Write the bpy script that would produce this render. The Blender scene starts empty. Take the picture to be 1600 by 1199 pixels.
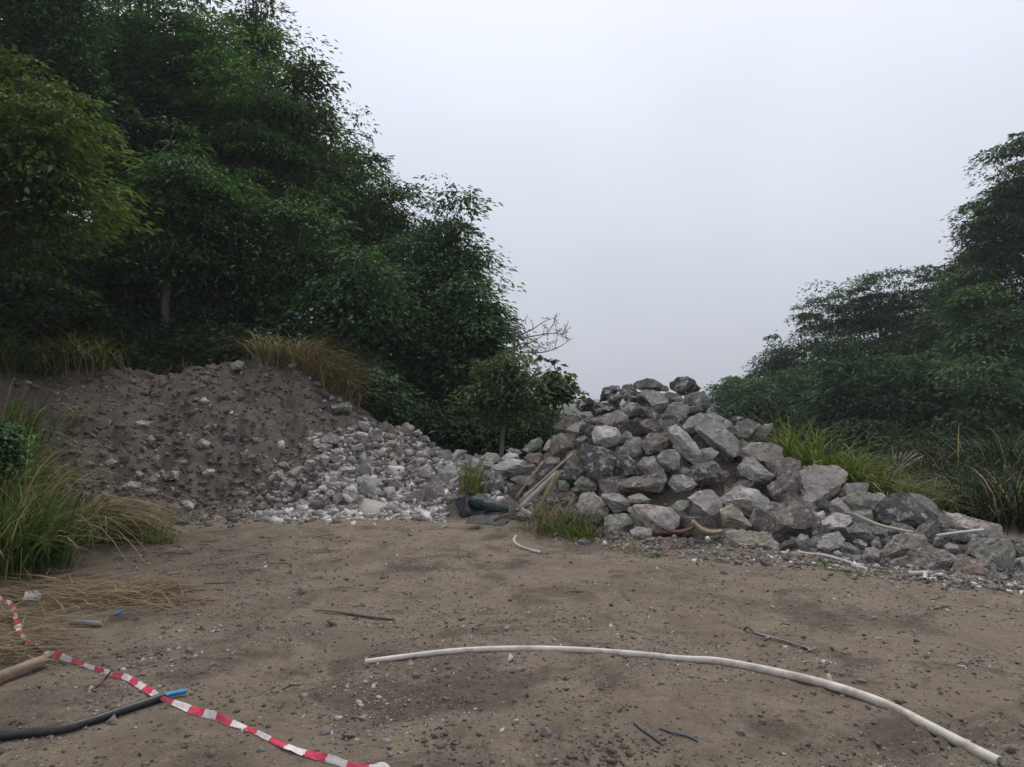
import bpy, bmesh, math, random
import numpy as np
from mathutils import Vector

SC = bpy.context.scene
COL = SC.collection
RNG = np.random.default_rng(7)
random.seed(7)

# ------------------------------------------------------------------ camera
CAM_H = 1.6
FPX = 1209.0                       # focal length in photo pixels (1600 wide)
PITCH = math.atan(20.5 / FPX)      # a slight look upwards
cam_data = bpy.data.cameras.new('camera')
cam_data.sensor_fit = 'HORIZONTAL'
cam_data.angle = 2 * math.atan(800 / FPX)
cam_data.clip_start = 0.05
cam_data.clip_end = 3000
cam = bpy.data.objects.new('camera', cam_data)
cam.location = (0, 0, CAM_H)
cam.rotation_euler = (math.pi / 2 + PITCH, 0, 0)
COL.objects.link(cam)
SC.camera = cam

# ------------------------------------------------------------------ sky, sun, exposure
SUN_EL, SUN_AZ = math.radians(60), math.radians(8)
world = bpy.data.worlds.new("World")
SC.world = world
world.use_nodes = True
nt = world.node_tree
nt.nodes.clear()
w_out = nt.nodes.new('ShaderNodeOutputWorld')
w_bg = nt.nodes.new('ShaderNodeBackground')
w_bg.inputs['Strength'].default_value = 0.1
w_sky = nt.nodes.new('ShaderNodeTexSky')
w_sky.sky_type = 'NISHITA'
w_sky.sun_disc = False
w_sky.sun_elevation = SUN_EL
w_sky.sun_rotation = SUN_AZ
w_sky.air_density = 1.0
w_sky.dust_density = 4.0
w_tc = nt.nodes.new('ShaderNodeTexCoord')
w_sep = nt.nodes.new('ShaderNodeSeparateXYZ')
nt.links.new(w_tc.outputs['Generated'], w_sep.inputs[0])
w_ramp = nt.nodes.new('ShaderNodeValToRGB')          # overcast cloud deck: brighter towards the zenith
els = w_ramp.color_ramp.elements
els[0].position = 0.0
els[0].color = (0.55, 0.59, 0.66, 1)
els[1].position = 0.55
els[1].color = (0.90, 0.94, 1.06, 1)
e = els.new(0.22)
e.color = (0.72, 0.765, 0.86, 1)
nt.links.new(w_sep.outputs['Z'], w_ramp.inputs['Fac'])
w_noise = nt.nodes.new('ShaderNodeTexNoise')          # soft broad cloud patches
w_noise.inputs['Scale'].default_value = 1.7
w_noise.inputs['Detail'].default_value = 5
w_noise.inputs['Roughness'].default_value = 0.4
nt.links.new(w_tc.outputs['Generated'], w_noise.inputs['Vector'])
w_nmap = nt.nodes.new('ShaderNodeMapRange')
w_nmap.inputs['From Min'].default_value = 0.3
w_nmap.inputs['From Max'].default_value = 0.7
w_nmap.inputs['To Min'].default_value = 8.7
w_nmap.inputs['To Max'].default_value = 11.3
nt.links.new(w_noise.outputs['Fac'], w_nmap.inputs['Value'])
w_mul = nt.nodes.new('ShaderNodeVectorMath')
w_mul.operation = 'SCALE'
nt.links.new(w_ramp.outputs['Color'], w_mul.inputs[0])
nt.links.new(w_nmap.outputs['Result'], w_mul.inputs['Scale'])
w_mix = nt.nodes.new('ShaderNodeMix')
w_mix.data_type = 'RGBA'
w_mix.inputs[0].default_value = 0.93                   # thick overcast: almost no clear sky left
nt.links.new(w_sky.outputs['Color'], w_mix.inputs[6])
nt.links.new(w_mul.outputs['Vector'], w_mix.inputs[7])
nt.links.new(w_mix.outputs[2], w_bg.inputs['Color'])
nt.links.new(w_bg.outputs['Background'], w_out.inputs['Surface'])

sun_data = bpy.data.lights.new('sun', 'SUN')
sun_data.energy = 2.0
sun_data.angle = math.radians(22)
sun_data.color = (1.0, 0.96, 0.9)
sun = bpy.data.objects.new('sun', sun_data)
sd = Vector((math.sin(SUN_AZ) * math.cos(SUN_EL), math.cos(SUN_AZ) * math.cos(SUN_EL), math.sin(SUN_EL)))
sun.rotation_euler = sd.to_track_quat('Z', 'Y').to_euler()
COL.objects.link(sun)

SC.view_settings.view_transform = 'Standard'
SC.view_settings.look = 'None'
SC.view_settings.exposure = 0.0
SC.view_settings.gamma = 1.0
SC.view_settings.use_curve_mapping = False
SC.cycles.use_denoising = True
SC.cycles.max_bounces = 6
SC.cycles.diffuse_bounces = 2
SC.cycles.transmission_bounces = 3
SC.cycles.volume_bounces = 0

# ------------------------------------------------------------------ geometry helpers
CT, ST = math.cos(PITCH), math.sin(PITCH)
CAMP = np.array([0.0, 0.0, CAM_H])


def ray(px, py):
    xc, yc = (px - 800) / FPX, (599.5 - py) / FPX
    return np.array([xc, CT - yc * ST, ST + yc * CT])


def at(px, py, Y):
    d = ray(px, py)
    return CAMP + d * (Y / d[1])


def on_yard(px, py, z=0.0):
    d = ray(px, py)
    return CAMP + d * ((z - CAM_H) / d[2])


def col_of(x, Y):
    """photo column of a ground point: used only to look up how the heaps' outlines run"""
    return 800 + FPX * x / np.maximum(Y, 0.5)


_P = RNG.permutation(4096).astype(np.int64)


def vnoise(p, seed=0):
    p = np.asarray(p, float) + seed * 17.31
    i = np.floor(p).astype(np.int64)
    f = p - i
    f = f * f * (3 - 2 * f)
    out = 0
    for dx in (0, 1):
        wx = f[:, 0] if dx else 1 - f[:, 0]
        hx = _P[(i[:, 0] + dx) & 4095]
        for dy in (0, 1):
            wy = f[:, 1] if dy else 1 - f[:, 1]
            hy = _P[(hx + i[:, 1] + dy) & 4095]
            for dz in (0, 1):
                wz = f[:, 2] if dz else 1 - f[:, 2]
                hz = _P[(hy + i[:, 2] + dz) & 4095]
                out = out + wx * wy * wz * (hz / 2047.5 - 1)
    return out


def fbm(p, octaves=4, seed=0, gain=0.5):
    p = np.asarray(p, float)
    s, a, t = 0, 1.0, 0
    for k in range(octaves):
        s = s + a * vnoise(p * 2 ** k, seed + k * 3)
        t += a
        a *= gain
    return s / t


def mesh_np(name, V, faces, mats, mat_idx=None, attrs=None, smooth=False, uv=None):
    """V (N,3); faces: (M,k) array or a list of such arrays"""
    V = np.ascontiguousarray(V, dtype=np.float32)
    if not isinstance(faces, list):
        faces = [faces]
    faces = [np.asarray(f, dtype=np.int32) for f in faces if len(f)]
    me = bpy.data.meshes.new(name)
    me.vertices.add(len(V))
    me.vertices.foreach_set('co', V.ravel())
    loops = np.concatenate([f.ravel() for f in faces])
    sizes = np.concatenate([np.full(len(f), f.shape[1], np.int32) for f in faces])
    me.loops.add(len(loops))
    me.loops.foreach_set('vertex_index', loops)
    me.polygons.add(len(sizes))
    me.polygons.foreach_set('loop_start', np.concatenate([[0], np.cumsum(sizes)[:-1]]).astype(np.int32))
    me.polygons.foreach_set('loop_total', sizes)
    if mat_idx is not None:
        me.polygons.foreach_set('material_index', np.asarray(mat_idx, np.int32))
    if smooth:
        me.polygons.foreach_set('use_smooth', np.ones(len(sizes), bool))
    for m in (mats if isinstance(mats, (list, tuple)) else [mats]):
        me.materials.append(m)
    for k, v in (attrs or {}).items():
        a = me.attributes.new(k, 'FLOAT', 'POINT')
        a.data.foreach_set('value', np.asarray(v, np.float32))
    me.update(calc_edges=True)
    return me


def link(name, me, parent=None, loc=(0, 0, 0)):
    o = bpy.data.objects.new(name, me)
    o.location = loc
    COL.objects.link(o)
    if parent is not None:
        o.parent = parent
    return o


def tag(o, label=None, cat=None, group=None, kind=None):
    for k, v in (('label', label), ('category', cat), ('group', group), ('kind', kind)):
        if v:
            o[k] = v
    return o


def empty(name, loc=(0, 0, 0)):
    return link(name, None, None, loc)


class MB:
    """collects shapes into one mesh"""

    def __init__(self):
        self.V, self.F, self.M, self.n = [], [], [], 0

    def add(self, V, F, mi=0):
        V = np.asarray(V, float)
        F = np.asarray(F, int)
        self.V.append(V)
        self.F.append(F + self.n)
        self.M.append(np.full(len(F), mi))
        self.n += len(V)

    def tube(self, pts, rad, sides=8, mi=0, cap=True, flat=1.0):
        pts = np.asarray(pts, float)
        n = len(pts)
        rad = np.broadcast_to(np.asarray(rad, float), (n,))
        T = np.gradient(pts, axis=0)
        T /= np.linalg.norm(T, axis=1)[:, None] + 1e-9
        ref = np.array([0, 0, 1.0]) if abs(T[:, 2]).mean() < 0.8 else np.array([1.0, 0, 0])
        A = np.cross(T, ref)
        A /= np.linalg.norm(A, axis=1)[:, None] + 1e-9
        B = np.cross(A, T)
        th = np.arange(sides) * 2 * math.pi / sides
        ring = A[:, None, :] * np.cos(th)[None, :, None] + B[:, None, :] * np.sin(th)[None, :, None] * flat
        V = (pts[:, None, :] + ring * rad[:, None, None]).reshape(-1, 3)
        i = np.arange(n - 1)[:, None] * sides
        j = np.arange(sides)[None, :]
        k = (j + 1) % sides
        F = np.stack([i + j, i + k, i + sides + k, i + sides + j], -1).reshape(-1, 4)
        self.add(V, F, mi)
        if cap:
            for base, c in ((0, pts[0]), ((n - 1) * sides, pts[-1])):
                W = np.vstack([V[base:base + sides], c])
                self.add(W, [[q, (q + 1) % sides, sides, sides] for q in range(sides)], mi)

    def box(self, c, ax, half, mi=0, taper=1.0):
        c = np.asarray(c, float)
        X, Y, Z = [np.asarray(a, float) * h for a, h in zip(ax, half)]
        V = [c + sx * X * (taper if sz > 0 else 1) + sy * Y * (taper if sz > 0 else 1) + sz * Z for sz in (-1, 1) for sy in (-1, 1) for sx in (-1, 1)]
        F = [[0, 2, 3, 1], [4, 5, 7, 6], [0, 1, 5, 4], [2, 6, 7, 3], [0, 4, 6, 2], [1, 3, 7, 5]]
        self.add(V, F, mi)

    def mesh(self, name, mats, smooth=False):
        F = np.vstack(self.F)
        tri = F[:, 2] == F[:, 3]
        M = np.concatenate(self.M)
        return mesh_np(name, np.vstack(self.V), [F[~tri], F[tri][:, :3]], mats, np.concatenate([M[~tri], M[tri]]), smooth=smooth)


def smooth_path(P, m=8):
    P = np.asarray(P, float)
    Q = np.vstack([2 * P[0] - P[1], P, 2 * P[-1] - P[-2]])
    out = []
    for i in range(1, len(Q) - 2):
        for t in np.linspace(0, 1, m, endpoint=False):
            a, b, c, d = Q[i - 1:i + 3]
            out.append(0.5 * (2 * b + (c - a) * t + (2 * a - 5 * b + 4 * c - d) * t * t + (3 * b - a - 3 * c + d) * t ** 3))
    out.append(P[-1])
    return np.array(out)


_ico = {}


def ico(sub):
    if sub not in _ico:
        bm = bmesh.new()
        bmesh.ops.create_icosphere(bm, subdivisions=sub, radius=1)
        bm.verts.ensure_lookup_table()
        _ico[sub] = (np.array([v.co[:] for v in bm.verts]), np.array([[v.index for v in f.verts] for f in bm.faces]))
        bm.free()
    return _ico[sub]


# ------------------------------------------------------------------ materials
def new_mat(name):
    m = bpy.data.materials.new(name)
    m.use_nodes = True
    t = m.node_tree
    t.nodes.clear()
    out = t.nodes.new('ShaderNodeOutputMaterial')
    b = t.nodes.new('ShaderNodeBsdfPrincipled')
    t.links.new(b.outputs[0], out.inputs['Surface'])
    return m, t, b, out


def node(t, typ, ins=None, **props):
    n = t.nodes.new(typ)
    for k, v in props.items():
        setattr(n, k, v)
    for k, v in (ins or {}).items():
        s = n.inputs[k]
        if hasattr(v, 'is_linked') or isinstance(v, bpy.types.NodeSocket):
            t.links.new(v, s)
        else:
            s.default_value = v
    return n


def nz(t, vec, scale, detail=4, rough=0.5, dist=0.0):
    return node(t, 'ShaderNodeTexNoise', {'Vector': vec, 'Scale': scale, 'Detail': detail, 'Roughness': rough, 'Distortion': dist}).outputs['Fac']


def mr(t, v, a, b, c, d, smooth=False):
    return node(t, 'ShaderNodeMapRange', {'Value': v, 'From Min': a, 'From Max': b, 'To Min': c, 'To Max': d},
                interpolation_type='SMOOTHSTEP' if smooth else 'LINEAR').outputs['Result']


def mixc(t, f, a, b, mode='MIX'):
    n = node(t, 'ShaderNodeMix', data_type='RGBA', blend_type=mode)
    for i, v in ((0, f), (6, a), (7, b)):
        if isinstance(v, bpy.types.NodeSocket):
            t.links.new(v, n.inputs[i])
        else:
            n.inputs[i].default_value = (*v, 1) if isinstance(v, tuple) and len(v) == 3 else v
    return n.outputs[2]


def math_n(t, op, a, b=0.0):
    n = node(t, 'ShaderNodeMath', operation=op)
    for i, v in ((0, a), (1, b)):
        if isinstance(v, bpy.types.NodeSocket):
            t.links.new(v, n.inputs[i])
        else:
            n.inputs[i].default_value = v
    return n.outputs[0]


def rock_material():
    m, t, b, out = new_mat('rock')
    oi = node(t, 'ShaderNodeObjectInfo')
    tc = node(t, 'ShaderNodeTexCoord').outputs['Object']
    off = node(t, 'ShaderNodeVectorMath', {0: tc}, operation='ADD')
    rv = node(t, 'ShaderNodeVectorMath', {0: (37.0, 61.0, 23.0)}, operation='SCALE')
    t.links.new(oi.outputs['Random'], rv.inputs['Scale'])
    t.links.new(rv.outputs[0], off.inputs[1])
    v = off.outputs[0]
    n1 = nz(t, v, 2.6, 8, 0.62, 0.4)
    n2 = nz(t, v, 9.0, 8, 0.7, 0.2)
    n3 = nz(t, v, 45.0, 5, 0.7)
    n4 = nz(t, v, 4.3, 6, 0.6, 1.0)
    c = mixc(t, 1.0, oi.outputs['Color'], node(t, 'ShaderNodeCombineColor', {0: mr(t, n1, .3, .7, .74, 1.55), 1: mr(t, n1, .3, .7, .74, 1.54), 2: mr(t, n1, .3, .7, .75, 1.51)}).outputs[0], 'MULTIPLY')
    c = mixc(t, mr(t, n2, .50, .62, 0, .75, True), c, (0.58, 0.565, 0.545))          # pale weathered crust
    c = mixc(t, mr(t, n4, .56, .72, 0, .4, True), c, (0.15, 0.118, 0.104))            # brown earth stain
    c = mixc(t, mr(t, n2, .26, .42, .75, 0, True), c, (0.05, 0.048, 0.048))          # dark lichen and dirt
    c = mixc(t, mr(t, n3, .35, .65, .22, 0), c, (0.06, 0.055, 0.05))
    wv = node(t, 'ShaderNodeVectorMath', {0: v, 1: (1, 1, 1)}, operation='ADD')
    vo = node(t, 'ShaderNodeTexVoronoi', {'Vector': wv.outputs[0], 'Scale': 2.4}, feature='DISTANCE_TO_EDGE')
    wn = node(t, 'ShaderNodeTexNoise', {'Vector': v, 'Scale': 4.0, 'Detail': 5})
    ws = node(t, 'ShaderNodeVectorMath', {0: wn.outputs['Color']}, operation='SCALE')
    ws.inputs['Scale'].default_value = 0.7
    t.links.new(ws.outputs[0], wv.inputs[1])
    crack = mr(t, vo.outputs['Distance'], 0.0, 0.03, 1, 0)
    crack = math_n(t, 'MULTIPLY', crack, mr(t, n4, .42, .6, 0, 1, True))
    c = mixc(t, math_n(t, 'MULTIPLY', crack, .4), c, (0.06, 0.05, 0.045))
    t.links.new(c, b.inputs['Base Color'])
    b.inputs['Roughness'].default_value = 0.88
    b.inputs['Specular IOR Level'].default_value = 0.25
    h = math_n(t, 'ADD', math_n(t, 'MULTIPLY', nz(t, v, 7.0, 10, 0.68, .3), 1.0), math_n(t, 'MULTIPLY', n3, 0.25))
    h = math_n(t, 'SUBTRACT', h, math_n(t, 'MULTIPLY', crack, 0.08))
    bp = node(t, 'ShaderNodeBump', {'Height': h, 'Strength': 1.0, 'Distance': 0.10})
    t.links.new(bp.outputs[0], b.inputs['Normal'])
    return m


def ground_material():
    m, t, b, out = new_mat('earth')
    v = node(t, 'ShaderNodeTexCoord').outputs['Object']
    A = lambda k: node(t, 'ShaderNodeAttribute', attribute_name=k).outputs['Fac']
    big, mid, fine, grit = nz(t, v, .55, 5, .6, .5), nz(t, v, 2.7, 7, .65, .6), nz(t, v, 16, 6, .7), nz(t, v, 85, 4, .75)
    c = mixc(t, mr(t, mid, .3, .7, 0, 1), (0.174, 0.135, 0.096), (0.343, 0.273, 0.198))
    c = mixc(t, mr(t, big, .42, .66, 0, .65, True), c, (0.303, 0.244, 0.180))
    c = mixc(t, mr(t, nz(t, v, 1.3, 8, .75, 1.0), .50, .62, 0, .75, True), c, (0.093, 0.070, 0.051))
    c = mixc(t, mr(t, fine, .45, .72, .0, .6), c, (0.142, 0.109, 0.079))
    soil = mixc(t, mr(t, mid, .3, .7, 0, 1), (0.086, 0.070, 0.058), (0.168, 0.140, 0.118))
    soil = mixc(t, mr(t, big, .45, .6, 0, .6), soil, (0.140, 0.098, 0.082))
    soil = mixc(t, mr(t, fine, .5, .7, 0, .5), soil, (0.19, 0.17, 0.155))
    c = mixc(t, A('soil'), c, soil)
    c = mixc(t, math_n(t, 'MULTIPLY', A('damp_shade'), mr(t, fine, .3, .6, 1, .45)), c, (0.052, 0.039, 0.030))
    c = mixc(t, A('veg'), c, mixc(t, fine, (0.018, 0.022, 0.010), (0.045, 0.05, 0.02)))
    vo = node(t, 'ShaderNodeTexVoronoi', {'Vector': v, 'Scale': 48.0, 'Randomness': 1.0})
    sx = node(t, 'ShaderNodeSeparateColor', {0: vo.outputs['Color']})
    speck = math_n(t, 'MULTIPLY', mr(t, sx.outputs[0], .74, .80, 0, 1), mr(t, vo.outputs['Distance'], .25, .42, 1, 0))
    speck = math_n(t, 'MULTIPLY', speck, mr(t, mid, .42, .58, .15, 1))
    speck = math_n(t, 'MULTIPLY', speck, math_n(t, 'SUBTRACT', 1.0, A('veg')))
    c = mixc(t, math_n(t, 'MULTIPLY', speck, .8), c, mixc(t, sx.outputs[1], (0.26, 0.235, 0.205), (0.54, 0.51, 0.47)))
    c = mixc(t, mr(t, grit, .3, .7, .45, 0), c, (0.07, 0.057, 0.045))
    c = mixc(t, mr(t, grit, .55, .8, 0, .4), c, (0.34, 0.31, 0.27))
    t.links.new(c, b.inputs['Base Color'])
    b.inputs['Roughness'].default_value = 0.92
    b.inputs['Specular IOR Level'].default_value = 0.2
    h = math_n(t, 'ADD', math_n(t, 'MULTIPLY', fine, .6), math_n(t, 'MULTIPLY', grit, .35))
    h = math_n(t, 'ADD', h, math_n(t, 'MULTIPLY', speck, .2))
    bp = node(t, 'ShaderNodeBump', {'Height': h, 'Strength': 1.0, 'Distance': 0.05})
    t.links.new(bp.outputs[0], b.inputs['Normal'])
    return m


def leaf_material(name, dark, light, trans=0.30):
    m, t, b, out = new_mat(name)
    a = node(t, 'ShaderNodeAttribute', attribute_name='v').outputs['Fac']
    c = mixc(t, a, dark, light)
    t.links.new(c, b.inputs['Base Color'])
    b.inputs['Roughness'].default_value = 0.65
    b.inputs['Specular IOR Level'].default_value = 0.10
    tr = node(t, 'ShaderNodeBsdfTranslucent', {'Color': mixc(t, 1.0, c, (1.15, 1.3, .6), 'MULTIPLY')})
    ms = node(t, 'ShaderNodeMixShader', {0: trans, 1: b.outputs[0], 2: tr.outputs[0]})
    t.links.new(ms.outputs[0], out.inputs['Surface'])
    return m


def plain(name, col, rough=0.7, noise=0.25, scale=12.0, dirt=None, spec=0.3, bump=0.0):
    m, t, b, out = new_mat(name)
    v = node(t, 'ShaderNodeTexCoord').outputs['Object']
    n = nz(t, v, scale, 6, .65)
    c = mixc(t, 1.0, (*col, 1), node(t, 'ShaderNodeCombineColor', {i: mr(t, n, .3, .7, 1 - noise, 1 + noise) for i in range(3)}).outputs[0], 'MULTIPLY')
    if dirt:
        c = mixc(t, mr(t, nz(t, v, scale * .45, 6, .7), .48, .66, 0, .75, True), c, dirt)
    t.links.new(c, b.inputs['Base Color'])
    b.inputs['Roughness'].default_value = rough
    b.inputs['Specular IOR Level'].default_value = spec
    if bump:
        bp = node(t, 'ShaderNodeBump', {'Height': n, 'Strength': bump, 'Distance': 0.02})
        t.links.new(bp.outputs[0], b.inputs['Normal'])
    return m


def stone_stuff_material():
    m, t, b, out = new_mat('gravel_stone')
    a = node(t, 'ShaderNodeAttribute', attribute_name='v').outputs['Fac']
    r = node(t, 'ShaderNodeValToRGB', {'Fac': a})
    e = r.color_ramp.elements
    e[0].color, e[1].color = (0.085, 0.068, 0.055, 1), (0.74, 0.69, 0.665, 1)
    for p, c in ((.35, (.165, .14, .118, 1)), (.6, (.25, .225, .2, 1)), (.85, (.52, .48, .455, 1))):
        q = e.new(p)
        q.color = c
    n = nz(t, node(t, 'ShaderNodeTexCoord').outputs['Object'], 60, 4, .7)
    c = mixc(t, mr(t, n, .35, .7, .5, 0), r.outputs[0], (0.08, 0.07, 0.06))
    t.links.new(c, b.inputs['Base Color'])
    b.inputs['Roughness'].default_value = 0.9
    b.inputs['Specular IOR Level'].default_value = 0.2
    return m


M = dict(
    rock=rock_material(), earth=ground_material(), gravel=stone_stuff_material(),
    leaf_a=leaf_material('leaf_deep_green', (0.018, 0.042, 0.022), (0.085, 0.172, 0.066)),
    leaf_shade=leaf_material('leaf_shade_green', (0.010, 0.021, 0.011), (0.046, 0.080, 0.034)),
    leaf_b=leaf_material('leaf_mid_green', (0.023, 0.052, 0.022), (0.112, 0.220, 0.066)),
    leaf_c=leaf_material('leaf_grey_green', (0.030, 0.050, 0.026), (0.105, 0.155, 0.068)),
    leaf_d=leaf_material('leaf_yellow_green', (0.034, 0.060, 0.016), (0.135, 0.185, 0.05)),
    leaf_e=leaf_material('leaf_russet', (0.040, 0.036, 0.022), (0.12, 0.10, 0.06)),
    bark=plain('bark', (0.075, 0.062, 0.050), .9, .4, 9, bump=.6),
    pale_bark=plain('pale_bark', (0.17, 0.145, 0.115), .9, .3, 9, bump=.5),
    dead=plain('dead_wood', (0.12, 0.105, 0.095), .9, .3, 9),
    green=leaf_material('grass_green', (0.040, 0.062, 0.012), (0.175, 0.215, 0.052), .3),
    lush=leaf_material('grass_lush', (0.022, 0.042, 0.010), (0.105, 0.155, 0.040), .3),
    shade_grass=leaf_material('grass_shaded', (0.007, 0.015, 0.007), (0.036, 0.056, 0.022), .2),  # grass toned near black, shade put into its colour
    dry=leaf_material('grass_dry', (0.120, 0.080, 0.045), (0.42, 0.34, 0.21), .25),
    straw=leaf_material('straw', (0.085, 0.058, 0.034), (0.33, 0.25, 0.15), .2),
    pvc=plain('pvc_white', (0.52, 0.48, 0.42), .5, .2, 7, (0.24, 0.195, 0.145), .35),
    pvc_clean=plain('pvc_grey', (0.42, 0.40, 0.375), .5, .15, 8, (0.25, 0.22, 0.18), .4),
    rubber=plain('black_rubber', (0.022, 0.024, 0.024), .45, .3, 10, (0.07, 0.062, 0.05), .4),
    blue=plain('blue_plastic', (0.01, 0.22, 0.52), .4, .1, 20, None, .5),
    cord=plain('blue_cord', (0.035, 0.085, 0.115), .7, .3, 20, (0.05, 0.05, 0.05)),
    red=plain('tape_red', (0.56, 0.055, 0.095), .42, .2, 14, (0.42, 0.06, 0.07), .4),
    white=plain('tape_white', (0.66, 0.60, 0.59), .42, .15, 14, (0.5, 0.42, 0.40), .4),
    timber=plain('weathered_timber', (0.33, 0.29, 0.245), .85, .3, 8, (0.14, 0.115, 0.09), .2, .3),
    dark_timber=plain('dark_timber', (0.09, 0.075, 0.062), .85, .3, 8, None, .2, .3),
    olive=plain('olive_timber', (0.17, 0.15, 0.085), .85, .3, 8, (0.09, 0.085, 0.05), .2, .3),
    log=plain('log_wood', (0.27, 0.195, 0.145), .9, .4, 6, (0.12, 0.085, 0.06), .2, .5),
    tarp=plain('dark_sheeting', (0.032, 0.033, 0.038), .7, .3, 7, (0.07, 0.065, 0.06), .25),
    sack=plain('dark_green_sack', (0.020, 0.038, 0.036), .62, .35, 9, (0.05, 0.055, 0.05), .3),
    steel=plain('grey_metal', (0.14, 0.135, 0.125), .6, .3, 10, (0.09, 0.075, 0.06), .5),
    hose=plain('pale_green_hose', (0.40, 0.40, 0.30), .5, .1, 8, (0.25, 0.23, 0.17)),
    twig=plain('twig_dark', (0.045, 0.034, 0.026), .9, .3, 10),
    clay=plain('rusty_brown', (0.15, 0.07, 0.055), .7, .3, 8, (0.09, 0.06, 0.05)),
    husk=plain('pale_husk', (0.31, 0.255, 0.17), .8, .25, 9, (0.17, 0.13, 0.08)),
    pink=plain('pink_plastic', (0.62, 0.07, 0.13), .5, .2, 20),
    paper=plain('grey_sheet', (0.33, 0.33, 0.33), .7, .2, 8, (0.18, 0.16, 0.14)),
)

# ------------------------------------------------------------------ the lie of the land
PXB = [-400, 60, 230, 440, 640, 700, 820, 940, 1060, 1130, 1240, 1350, 1440, 1600, 1800, 2400]
BAS = [836, 822, 812, 801, 800, 806, 822, 842, 858, 866, 872, 888, 900, 915, 930, 950]
PXC = [-400, 0, 60, 150, 270, 390, 480, 530, 590, 650, 700, 760, 820, 870, 905, 950, 1060, 1110, 1150, 1205, 1260, 1320, 1400, 1480, 1560, 1640, 1800, 2400]
CRE = [520, 560, 585, 572, 575, 563, 571, 610, 650, 684, 712, 716, 700, 672, 650, 612, 600, 628, 660, 690, 722, 750, 778, 800, 826, 850, 880, 900]
PXD = [-400, 440, 700, 780, 900, 1060, 1200, 1300, 1440, 1600, 2400]
DEP = [3.6, 3.7, 3.2, 2.9, 3.2, 3.3, 2.9, 2.5, 2.2, 1.7, 1.5]


def sst(t):
    t = np.clip(t, 0, 1)
    return t * t * (3 - 2 * t)


def softplus(x, k=1.5):
    return np.logaddexp(0, x * k) / k


def heap(x, Y, px=None):
    """the earth mound and the rock pile: a slope from the foot line up to the crest line and down behind it"""
    px = col_of(x, Y)
    yb = CAM_H * FPX / (np.interp(px, PXB, BAS) - 620)
    yc = yb + np.interp(px, PXD, DEP)
    zc = CAM_H + (620 - np.interp(px, PXC, CRE)) / FPX * yc
    t = (Y - yb) / (yc - yb)
    pile = sst((px - 700) / 160)
    prof = np.where(t < 1, (1 - pile) * (np.clip(t, 0, 1) * .8 + .2 * sst(t)) + pile * (0.45 * np.clip(t, 0, 1) + .55 * sst(t)), 1)
    back = np.where(t > 1, (Y - yc) * (0.12 + .55 * pile), 0)
    return np.where(t > 0, zc * prof - back, -1.0), t, pile


def base_land(x, Y):
    left = sst((Y - 12.5) / 5) * 0.50 * softplus(-x - 2.6)
    left = np.minimum(left, 16) * (1 - sst((Y - 70) / 60)) + 0.16 * softplus(-(x + 5.0)) * (1 - sst((Y - 12.5) / 5)) * sst((Y + 2) / 6)
    right = sst((Y - 15) / 12) * 0.32 * softplus(x - 9.5)
    right = np.minimum(right, 4.5) * (1 - sst((Y - 45) / 40))
    c = sst((x + 4.5) / 3) * (1 - 0.75 * sst((x - 6) / 5))
    drop = -np.minimum(0.42 * softplus(Y - 15, 1.2), 13) * c
    return left + right + drop


def surf(x, Y):
    """height of the heaps' working surface (rocks are laid on this)"""
    x, Y = np.asarray(x, float), np.asarray(Y, float)
    h, t, pile = heap(x, Y)
    return np.maximum(h, base_land(x, Y))


def hit(px, py, y0=5.2, y1=16.5):
    Ys = np.arange(y0, y1, 0.02)
    d = ray(px, py)
    k = Ys / d[1]
    xs, zs = d[0] * k, CAM_H + d[2] * k
    gap = zs - surf(xs, Ys)
    i = np.nonzero(gap <= 0)[0]
    i = i[0] if len(i) else int(np.argmin(gap))
    return Ys[i]


def axis(parts):
    out = []
    for a, b, s in parts:
        out.append(np.arange(a, b, s))
    return np.concatenate(out)


def grow(a, b, s, k):
    v, out = a, []
    while v < b:
        out.append(v)
        v += s
        s *= k
    out.append(b)
    return np.array(out)


gx = np.concatenate([-grow(13, 1500, .12, 1.16)[::-1], np.arange(-12.95, -6, .08), np.arange(-6, 6, .04), np.arange(6, 12.95, .08), grow(13, 1500, .12, 1.16)])
gy = np.concatenate([-grow(0.4, 300, .3, 1.3)[::-1], np.arange(-.3, 2.4, .1), np.arange(2.4, 8, .035), np.arange(8, 16, .06), grow(16, 1600, .1, 1.12)])
GX, GY = np.meshgrid(gx, gy)
fx, fy = GX.ravel(), GY.ravel()
hz_, ht, hp = heap(fx, fy)
bl = base_land(fx, fy)
is_heap = np.clip((hz_ - bl) / 0.12 + 0.2, 0, 1) * (ht > 0)
core = hz_ - 0.26 * hp * sst((ht - 0.05) / .15) - 0.05 * sst((ht - .9) / .1) * (1 - hp)
Z = np.maximum(core, bl)
near = 1 - sst((np.hypot(fx, fy) - 18) / 12)
q = np.stack([fx, fy, np.zeros_like(fx)], 1)
n_lo, n_mid, n_hi = fbm(q * .8, 3, 1), fbm(q * 3.0, 4, 5), fbm(q * 11.0, 3, 9)
mound_w = is_heap * (1 - hp)
Z += near * (0.018 * n_lo + 0.015 * n_mid + 0.013 * n_hi) * (1 - is_heap)
Z += near * mound_w * (0.20 * n_lo + 0.20 * n_mid + 0.11 * n_hi)
Z += near * is_heap * hp * (0.05 * n_mid)
# gullies that run down the mound's face
gul = np.abs(vnoise(np.stack([col_of(fx, fy) / 38.0 + n_mid * .5, ht * .8, 0 * fx], 1), 31))
Z -= near * mound_w * 0.07 * np.clip(0.22 - gul, 0, 1) / .22 * sst(ht * 2) * (1 - sst((ht - .9) * 5))
# wheel tracks across the yard, lower right and left: two shallow treaded ruts each
track = np.zeros_like(fx)


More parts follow.
